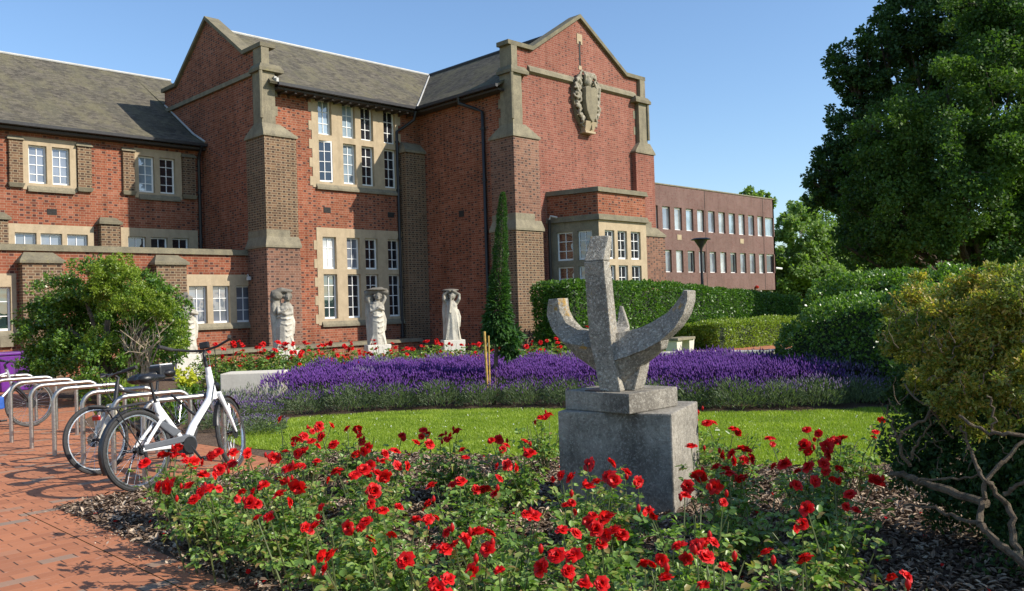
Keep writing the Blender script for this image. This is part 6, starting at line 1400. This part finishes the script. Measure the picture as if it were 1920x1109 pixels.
BACK = [
 (8.09, 16.6, [(7.82, 16.46, 0.51), (7.97, 16.65, 0.49), (7.83, 16.53, 0.63), (7.92, 16.62, 0.5), (7.96, 16.69, 0.85), (8.07, 16.33, 0.85), (7.99, 16.46, 0.94)], 'far left rose bush of the back bed above the white bicycle saddle'),
 (7.57, 14.93, [(7.6, 15.1, 0.67), (7.57, 14.53, 0.95), (7.42, 15.02, 0.76), (7.59, 14.55, 0.77), (7.59, 14.81, 0.82), (7.56, 14.62, 0.61), (7.63, 14.78, 1.02), (7.5, 14.76, 1.01)], 'back bed rose bush above the bicycle handlebar grip'),
 (8.79, 16.38, [(8.79, 16.62, 0.61), (8.74, 16.2, 0.43), (8.84, 16.05, 0.78), (8.55, 16.26, 0.55), (8.84, 16.19, 0.73), (8.51, 16.3, 0.52), (8.77, 16.32, 0.55), (8.77, 16.11, 0.84), (8.58, 16.5, 0.77)], 'back bed rose bush behind the left end of the stone block'),
 (8.05, 14.46, [(7.97, 14.41, 0.64), (8.19, 14.48, 0.82), (7.76, 14.36, 0.91), (7.88, 14.35, 0.97), (7.98, 14.14, 0.86), (7.96, 14.17, 0.76), (8.1, 14.32, 0.72), (7.91, 14.23, 0.73), (8.1, 14.19, 0.99)], 'back bed rose bush behind the right end of the stone block'),
 (9.01, 15.51, [(9.0, 15.49, 0.8), (9.12, 15.52, 0.61), (9.02, 15.66, 0.46), (9.02, 15.18, 0.74), (8.88, 15.58, 0.5), (8.9, 15.56, 0.84), (9.03, 15.43, 0.51), (8.85, 15.55, 0.76), (8.95, 15.32, 0.91), (8.93, 15.4, 0.91)], "back bed rose bush left of the cloaked statue's plinth"),
 (8.72, 14.58, [(8.67, 14.36, 0.74), (8.62, 14.55, 0.96), (8.6, 14.31, 0.55), (8.76, 14.49, 0.77), (8.63, 14.32, 0.7), (8.61, 14.66, 0.65), (8.52, 14.45, 0.78), (8.5, 14.39, 0.69)], "back bed rose bush in front of the cloaked statue's plinth"),
 (9.89, 15.89, [(9.84, 16.12, 0.49), (10.04, 16.02, 0.52), (10.03, 15.77, 0.82), (9.9, 16.09, 0.86), (9.93, 15.81, 0.47), (10.0, 15.7, 0.64), (9.82, 15.72, 0.48), (9.92, 15.75, 0.8), (9.69, 15.9, 0.9), (9.82, 15.57, 0.72), (9.69, 15.74, 0.72), (9.9, 15.79, 0.62)], "back bed rose bush right of the cloaked statue's plinth"),
 (9.26, 14.03, [(9.1, 14.0, 0.92), (9.21, 13.95, 0.69), (9.2, 13.98, 0.49), (9.15, 14.13, 0.36), (9.09, 14.14, 0.89), (9.13, 13.94, 0.8), (9.01, 13.89, 0.63), (9.3, 13.89, 0.67), (9.32, 13.94, 0.53), (9.32, 13.9, 0.49), (9.07, 14.03, 0.6)], 'back bed rose bush below the lit part of the lower window'),
 (9.98, 14.77, [(10.06, 14.9, 0.62), (9.88, 14.66, 0.5), (10.09, 14.75, 0.76), (9.69, 14.73, 0.61), (10.05, 14.7, 0.89), (9.82, 14.55, 0.58), (9.9, 14.5, 0.56), (9.93, 14.79, 0.83), (9.83, 14.71, 0.46), (9.68, 14.74, 0.45)], 'back bed rose bush midway between the first two statue plinths'),
 (9.53, 13.32, [(9.41, 13.42, 0.67), (9.35, 13.44, 0.57), (9.26, 13.31, 0.77), (9.31, 13.2, 0.75), (9.35, 13.38, 0.64), (9.27, 13.32, 0.59), (9.45, 13.26, 0.72), (9.57, 13.25, 0.95)], "back bed rose bush left of the clasped hands statue's plinth"),
 (10.52, 14.19, [(10.49, 14.26, 0.62), (10.28, 14.21, 0.85), (10.39, 14.11, 0.55), (10.6, 14.11, 0.51), (10.22, 14.14, 0.56), (10.52, 13.95, 0.85), (10.24, 14.12, 0.75), (10.44, 14.03, 0.45)], "back bed rose bush in front of the clasped hands statue's plinth"),
 (9.97, 13.03, [(10.12, 13.1, 0.74), (10.0, 12.81, 0.79), (10.09, 12.91, 0.54), (9.75, 12.99, 0.76), (9.75, 12.93, 0.52), (9.89, 13.02, 0.81), (9.78, 13.01, 0.69), (9.98, 12.8, 0.68)], "back bed rose bush right of the clasped hands statue's plinth"),
 (11.31, 14.05, [(11.39, 14.07, 0.58), (11.12, 14.07, 0.32), (11.05, 14.02, 0.71), (11.12, 14.03, 0.32), (11.28, 13.82, 0.53), (11.12, 13.93, 0.42), (11.26, 13.79, 0.52), (11.4, 13.96, 0.72)], 'back bed rose bush below the end of the low wall'),
 (10.68, 12.91, [(10.8, 12.88, 0.91), (10.79, 12.78, 0.69), (10.67, 12.68, 0.47), (10.44, 12.96, 0.46), (10.51, 13.03, 0.81), (10.6, 12.61, 0.45), (10.49, 12.85, 0.61), (10.61, 12.96, 0.89)], 'back bed rose bush between the second and third plinths'),
 (11.69, 13.59, [(11.62, 13.73, 0.77), (11.76, 13.55, 0.74), (11.87, 13.42, 0.5), (11.46, 13.66, 0.6), (11.45, 13.68, 0.82), (11.59, 13.39, 0.57), (11.69, 13.56, 0.79), (11.47, 13.47, 0.52), (11.64, 13.3, 0.32), (11.64, 13.63, 0.53)], "back bed rose bush left of the third statue's plinth"),
 (10.86, 12.03, [(10.69, 12.05, 0.83), (10.91, 11.97, 0.82), (10.89, 12.29, 0.58), (10.79, 12.16, 0.81), (10.98, 11.9, 0.59), (10.77, 11.72, 0.54), (10.71, 12.15, 0.69), (10.85, 11.75, 0.82), (10.81, 11.89, 0.59), (10.71, 11.94, 0.5), (10.67, 11.95, 0.54)], "back bed rose bush in front of the third statue's plinth"),
 (12.56, 13.43, [(12.46, 13.37, 0.75), (12.62, 13.28, 0.56), (12.5, 13.44, 0.4), (12.36, 13.31, 0.37), (12.56, 13.28, 0.23), (12.54, 13.14, 0.36), (12.34, 13.34, 0.76), (12.39, 13.6, 0.43), (12.27, 13.38, 0.56)], "back bed rose bush right of the third statue's plinth"),
 (11.48, 11.79, [(11.47, 12.04, 0.62), (11.65, 11.78, 0.88), (11.5, 11.79, 0.87), (11.21, 11.68, 0.41), (11.46, 11.63, 0.69), (11.49, 11.53, 0.58), (11.29, 11.57, 0.79), (11.33, 11.61, 0.53), (11.27, 11.61, 0.75), (11.22, 11.76, 0.69)], 'back bed rose bush left of the bamboo canes'),
 (12.74, 12.46, [(12.77, 12.63, 0.84), (12.67, 12.45, 0.47), (12.76, 12.27, 0.32), (12.74, 12.21, 0.32), (12.45, 12.37, 0.79), (12.77, 12.22, 0.46), (12.75, 12.33, 0.58), (12.57, 12.41, 0.61)], 'back bed rose bush right of the bamboo canes'),
 (11.89, 11.2, [(11.96, 11.42, 0.83), (11.91, 11.37, 0.66), (11.99, 11.33, 0.59), (11.61, 11.25, 0.75), (11.95, 11.04, 0.58), (11.96, 11.03, 0.41), (11.98, 11.01, 0.49), (11.72, 10.99, 0.69), (11.81, 11.07, 0.82), (11.69, 11.01, 0.45)], 'back bed rose bush under the gable corner pier'),
 (13.63, 12.48, [(13.68, 12.63, 0.75), (13.59, 12.28, 0.8), (13.57, 12.34, 0.42), (13.39, 12.52, 0.34), (13.5, 12.47, 0.33), (13.65, 12.39, 0.56), (13.6, 12.45, 0.23), (13.31, 12.45, 0.59), (13.53, 12.44, 0.54)], 'back bed rose bush in front of the dark hedge end'),
 (12.66, 11.2, [(12.63, 11.37, 0.77), (12.97, 10.88, 1.06), (12.5, 11.2, 0.53), (12.5, 11.31, 0.43), (12.66, 11.2, 0.55), (12.38, 11.14, 0.41), (12.6, 10.95, 0.74), (12.56, 11.23, 0.69), (12.64, 11.0, 0.3)], "rightmost back bed rose bush beside the sculpture's left arm")]
for i, (cx_0, cy_0, bl3, lab) in enumerate(BACK):
    rose_bush((cx_0, cy_0), bl3, lab, 'red rose bushes in the back bed before the hall', 900+i, leaf=0.06, nleaf=2300, spread=0.62, scale_b=1.19, height=0.85)

# ================================================================== FOREGROUND BUSH
ff = DD(1850, 900, 3.9); bu = empty('yellowing_bush', (ff.x, ff.y, 0), label='large yellow green bush with lichened bare branches at the right edge', cat='bush')
rb = np.random.default_rng(41)
def bp(lst, d0=3.9): return [tuple(DD(1640+x/2.85, 720+y/2.85, d) - Vector((ff.x,ff.y,0))) for x, y, d in lst]
TW = MB()
M['lichen_bark'] = stone_mat('lichened_bark', (0.10,0.075,0.055), (0.20,0.16,0.11), spots=0.5, streak=0.1, bumps=1.0, sc=9, dark=(0.03,0.022,0.016), lich=((0.30,0.29,0.17), 0.9))
def br_(lst, r0, r1): 
    p = bp(lst); n = len(p)
    # densify with a little kink
    q = []; 
    for i in range(n-1):
        for j in range(4):
            t = j/4; q.append(Vector(p[i]).lerp(Vector(p[i+1]), t)+(Vector(rb.normal(size=3))*0.006 if j else Vector()))
    q.append(Vector(p[-1])); m = MB() if r0 > 0.0065 else TW; m.tube(q, [0.5*(r0+(r1-r0)*i/(len(q)-1))*rb.uniform(0.85,1.2) for i in range(len(q))], 8)
    if m is not TW: m.build('branch', M['lichen_bark'], bu, smooth=True)
br_([(1100,1250,3.7),(960,1080,3.7),(798,960,3.7),(700,880,3.75),(600,790,3.8),(560,740,3.85),(575,620,3.9),(590,520,3.9),(540,430,3.95),(490,300,4.0),(460,225,4.0)], 0.045, 0.010)
br_([(590,520,3.9),(680,420,3.9),(760,330,3.9),(850,290,3.9)], 0.022, 0.014)
br_([(900,1050,3.75),(798,940,3.75),(740,850,3.8),(720,680,3.85),(640,560,3.9),(590,520,3.9)], 0.035, 0.02)
br_([(690,590,3.85),(760,540,3.8),(860,480,3.75)], 0.02, 0.014)
br_([(560,740,3.85),(440,715,4.1),(330,660,4.3),(160,650,4.5)], 0.022, 0.009)
br_([(600,640,4.0),(400,570,4.2),(230,520,4.4),(150,480,4.45),(80,490,4.5)], 0.045, 0.028)
br_([(190,440,4.4),(140,370,4.4),(125,290,4.4),(190,230,4.35),(280,180,4.3),(350,60,4.3),(420,-20,4.3)], 0.022, 0.010)
br_([(190,400,4.4),(230,330,4.35),(260,280,4.35),(330,150,4.3)], 0.014, 0.008)
br_([(125,290,4.4),(90,220,4.4),(70,120,4.4),(75,80,4.4)], 0.012, 0.005)
br_([(450,170,3.95),(540,230,3.9),(640,260,3.85),(740,270,3.8),(850,300,3.8)], 0.012, 0.02)
br_([(630,260,3.85),(640,180,3.85),(625,90,3.85),(600,60,3.85)], 0.012, 0.006)
br_([(560,480,3.95),(480,500,4.1),(340,510,4.2),(230,520,4.3)], 0.010, 0.012)
br_([(160,0,4.4),(220,80,4.35),(300,140,4.3),(420,290,4.3)], 0.008, 0.012)
for i in range(60):
    x = rb.uniform(60,900); y = rb.uniform(-420,500); d = rb.uniform(3.9,4.7); l = rb.uniform(50,170); a = rb.uniform(-2.6,-0.5)
    br_([(x,y,d),(x+l*0.5*math.cos(a),y+l*0.5*math.sin(a)-10,d),(x+l*math.cos(a+0.3),y+l*math.sin(a+0.3),d-0.05)], 0.006, 0.002)
tag(TW.build('twigs', M['lichen_bark'], bu, smooth=True), kind='stuff')
def lb(lst): return [(tuple(DD(x,y,d)-Vector((ff.x,ff.y,0))), R) for x,y,d,R in lst]
Y1 = lb([(1860,545,4.6,0.18),(1910,560,4.4,0.20),(1800,575,4.7,0.17),(1760,610,4.6,0.15),(1840,610,4.3,0.15),(1900,640,4.2,0.14),(1735,650,4.6,0.11),(1800,640,4.4,0.10),(1850,700,4.2,0.12),(1790,735,4.2,0.12),(1830,740,4.1,0.10),(1760,700,4.4,0.09),(1905,720,4.0,0.13),(1940,600,4.2,0.25),
         (1700,580,5.0,0.13),(1690,660,4.9,0.10),(1880,790,4.0,0.07),(1960,700,4.0,0.2),(2000,580,4.3,0.3),(1765,770,4.3,0.06),(1735,560,5.0,0.14),(1700,620,4.8,0.12),(1820,800,4.3,0.08),(1720,720,4.8,0.09),(1900,590,4.2,0.14),(1860,660,4.3,0.12),(1780,680,4.4,0.11),(1670,640,5.0,0.08)])
P, O = clump_points(Y1, 44000, 22, 0.30, 0.45, rng=rb); leaves('yellow_foliage', P, 0.026, L['yellow'], bu, up=0.4, out=O*0.6, rng=rb, aspect=0.42)
G1 = lb([(1800,700,5.2,0.35),(1880,760,5.0,0.4),(1740,730,5.3,0.28),(1900,860,4.9,0.4),(1820,830,5.2,0.35),(1950,700,4.8,0.5),(2000,850,4.6,0.5),(1700,740,5.3,0.15),(1850,620,5.1,0.35),(1960,960,4.6,0.4),(2060,640,4.6,0.5),(2080,900,4.4,0.5),(1780,620,5.2,0.25),(1740,820,5.4,0.3),(1720,890,5.3,0.22),(1790,910,5.2,0.3),(1860,930,5.0,0.35),(1930,930,4.8,0.35),(1700,860,5.4,0.2)])
P, O = clump_points(G1, 44000, 26, 0.34, 0.3, rng=rb); leaves('inner_foliage', P, 0.035, L['tree_dark'], bu, up=0.4, out=O*0.6, rng=rb)
# unseen continuation of the bush to the right of the picture (casts the shade over the bed)
G2 = [((1.2,-1.0,1.25),0.75),((1.9,-1.7,1.4),0.9),((0.9,-1.9,1.3),0.8),((2.0,-2.7,1.5),0.9),((1.2,-1.1,0.6),0.6),((0.4,-1.6,0.9),0.6),((1.1,-2.8,1.0),0.9),((0.2,-2.4,1.2),0.7)]
P, O = clump_points(G2, 26000, 40, 0.34, 0.3, rng=rb); leaves('outer_foliage', P, 0.04, L['tree'], bu, up=0.4, out=O*0.6, rng=rb)
# a small yellow-green flowering plant by the plinth, another beside it
for (x, y, d, R, lab, mt) in ((350,706,12.4,0.20,'small yellow flowering plant behind the white bicycle saddle','yellow_flower'), (225,735,11.6,0.22,'tufted strappy green plant behind the cycle stands','shrub_lime'), (330,735,12.0,0.22,'low green plant between the stands and the stone block','shrub')):
    p = DD(x,y,d); r0 = empty('border_plant', (p.x,p.y,0), label=lab, cat='plant')
    P, O = clump_points([((0,0,max(0.15,p.z*0.55)),R*1.05)], 500, 16, 0.4, rng=rb); leaves('leaves', P, 0.09, L['shrub'], r0, rng=rb, aspect=0.4)
    if mt != 'shrub': P, O = clump_points([((0,0,max(0.2,p.z)),R*0.8)], 420, 16, 0.4, rng=rb); leaves('flowers' if mt == 'yellow_flower' else 'strappy_leaves', P, 0.06 if mt == 'yellow_flower' else 0.16, L[mt], r0, rng=rb, up=1, aspect=0.7 if mt == 'yellow_flower' else 0.15)

# fallen petals on the mulch and a few browned heads
Q = np.stack([rb.uniform(2.3,6.8,260), rb.uniform(0.8,7.2,260)],1); Q = Q[in_poly(Q, BED)]
P = np.stack([Q[:,0],Q[:,1],np.full(len(Q),0.035)],1); o = leaves('fallen_petals', P, 0.028, L['petal'], None, up=3, aspect=0.9, six=True, rng=rb); tag(o, 'red petals fallen on the bark chips between the rose bushes', 'petals', kind='stuff')
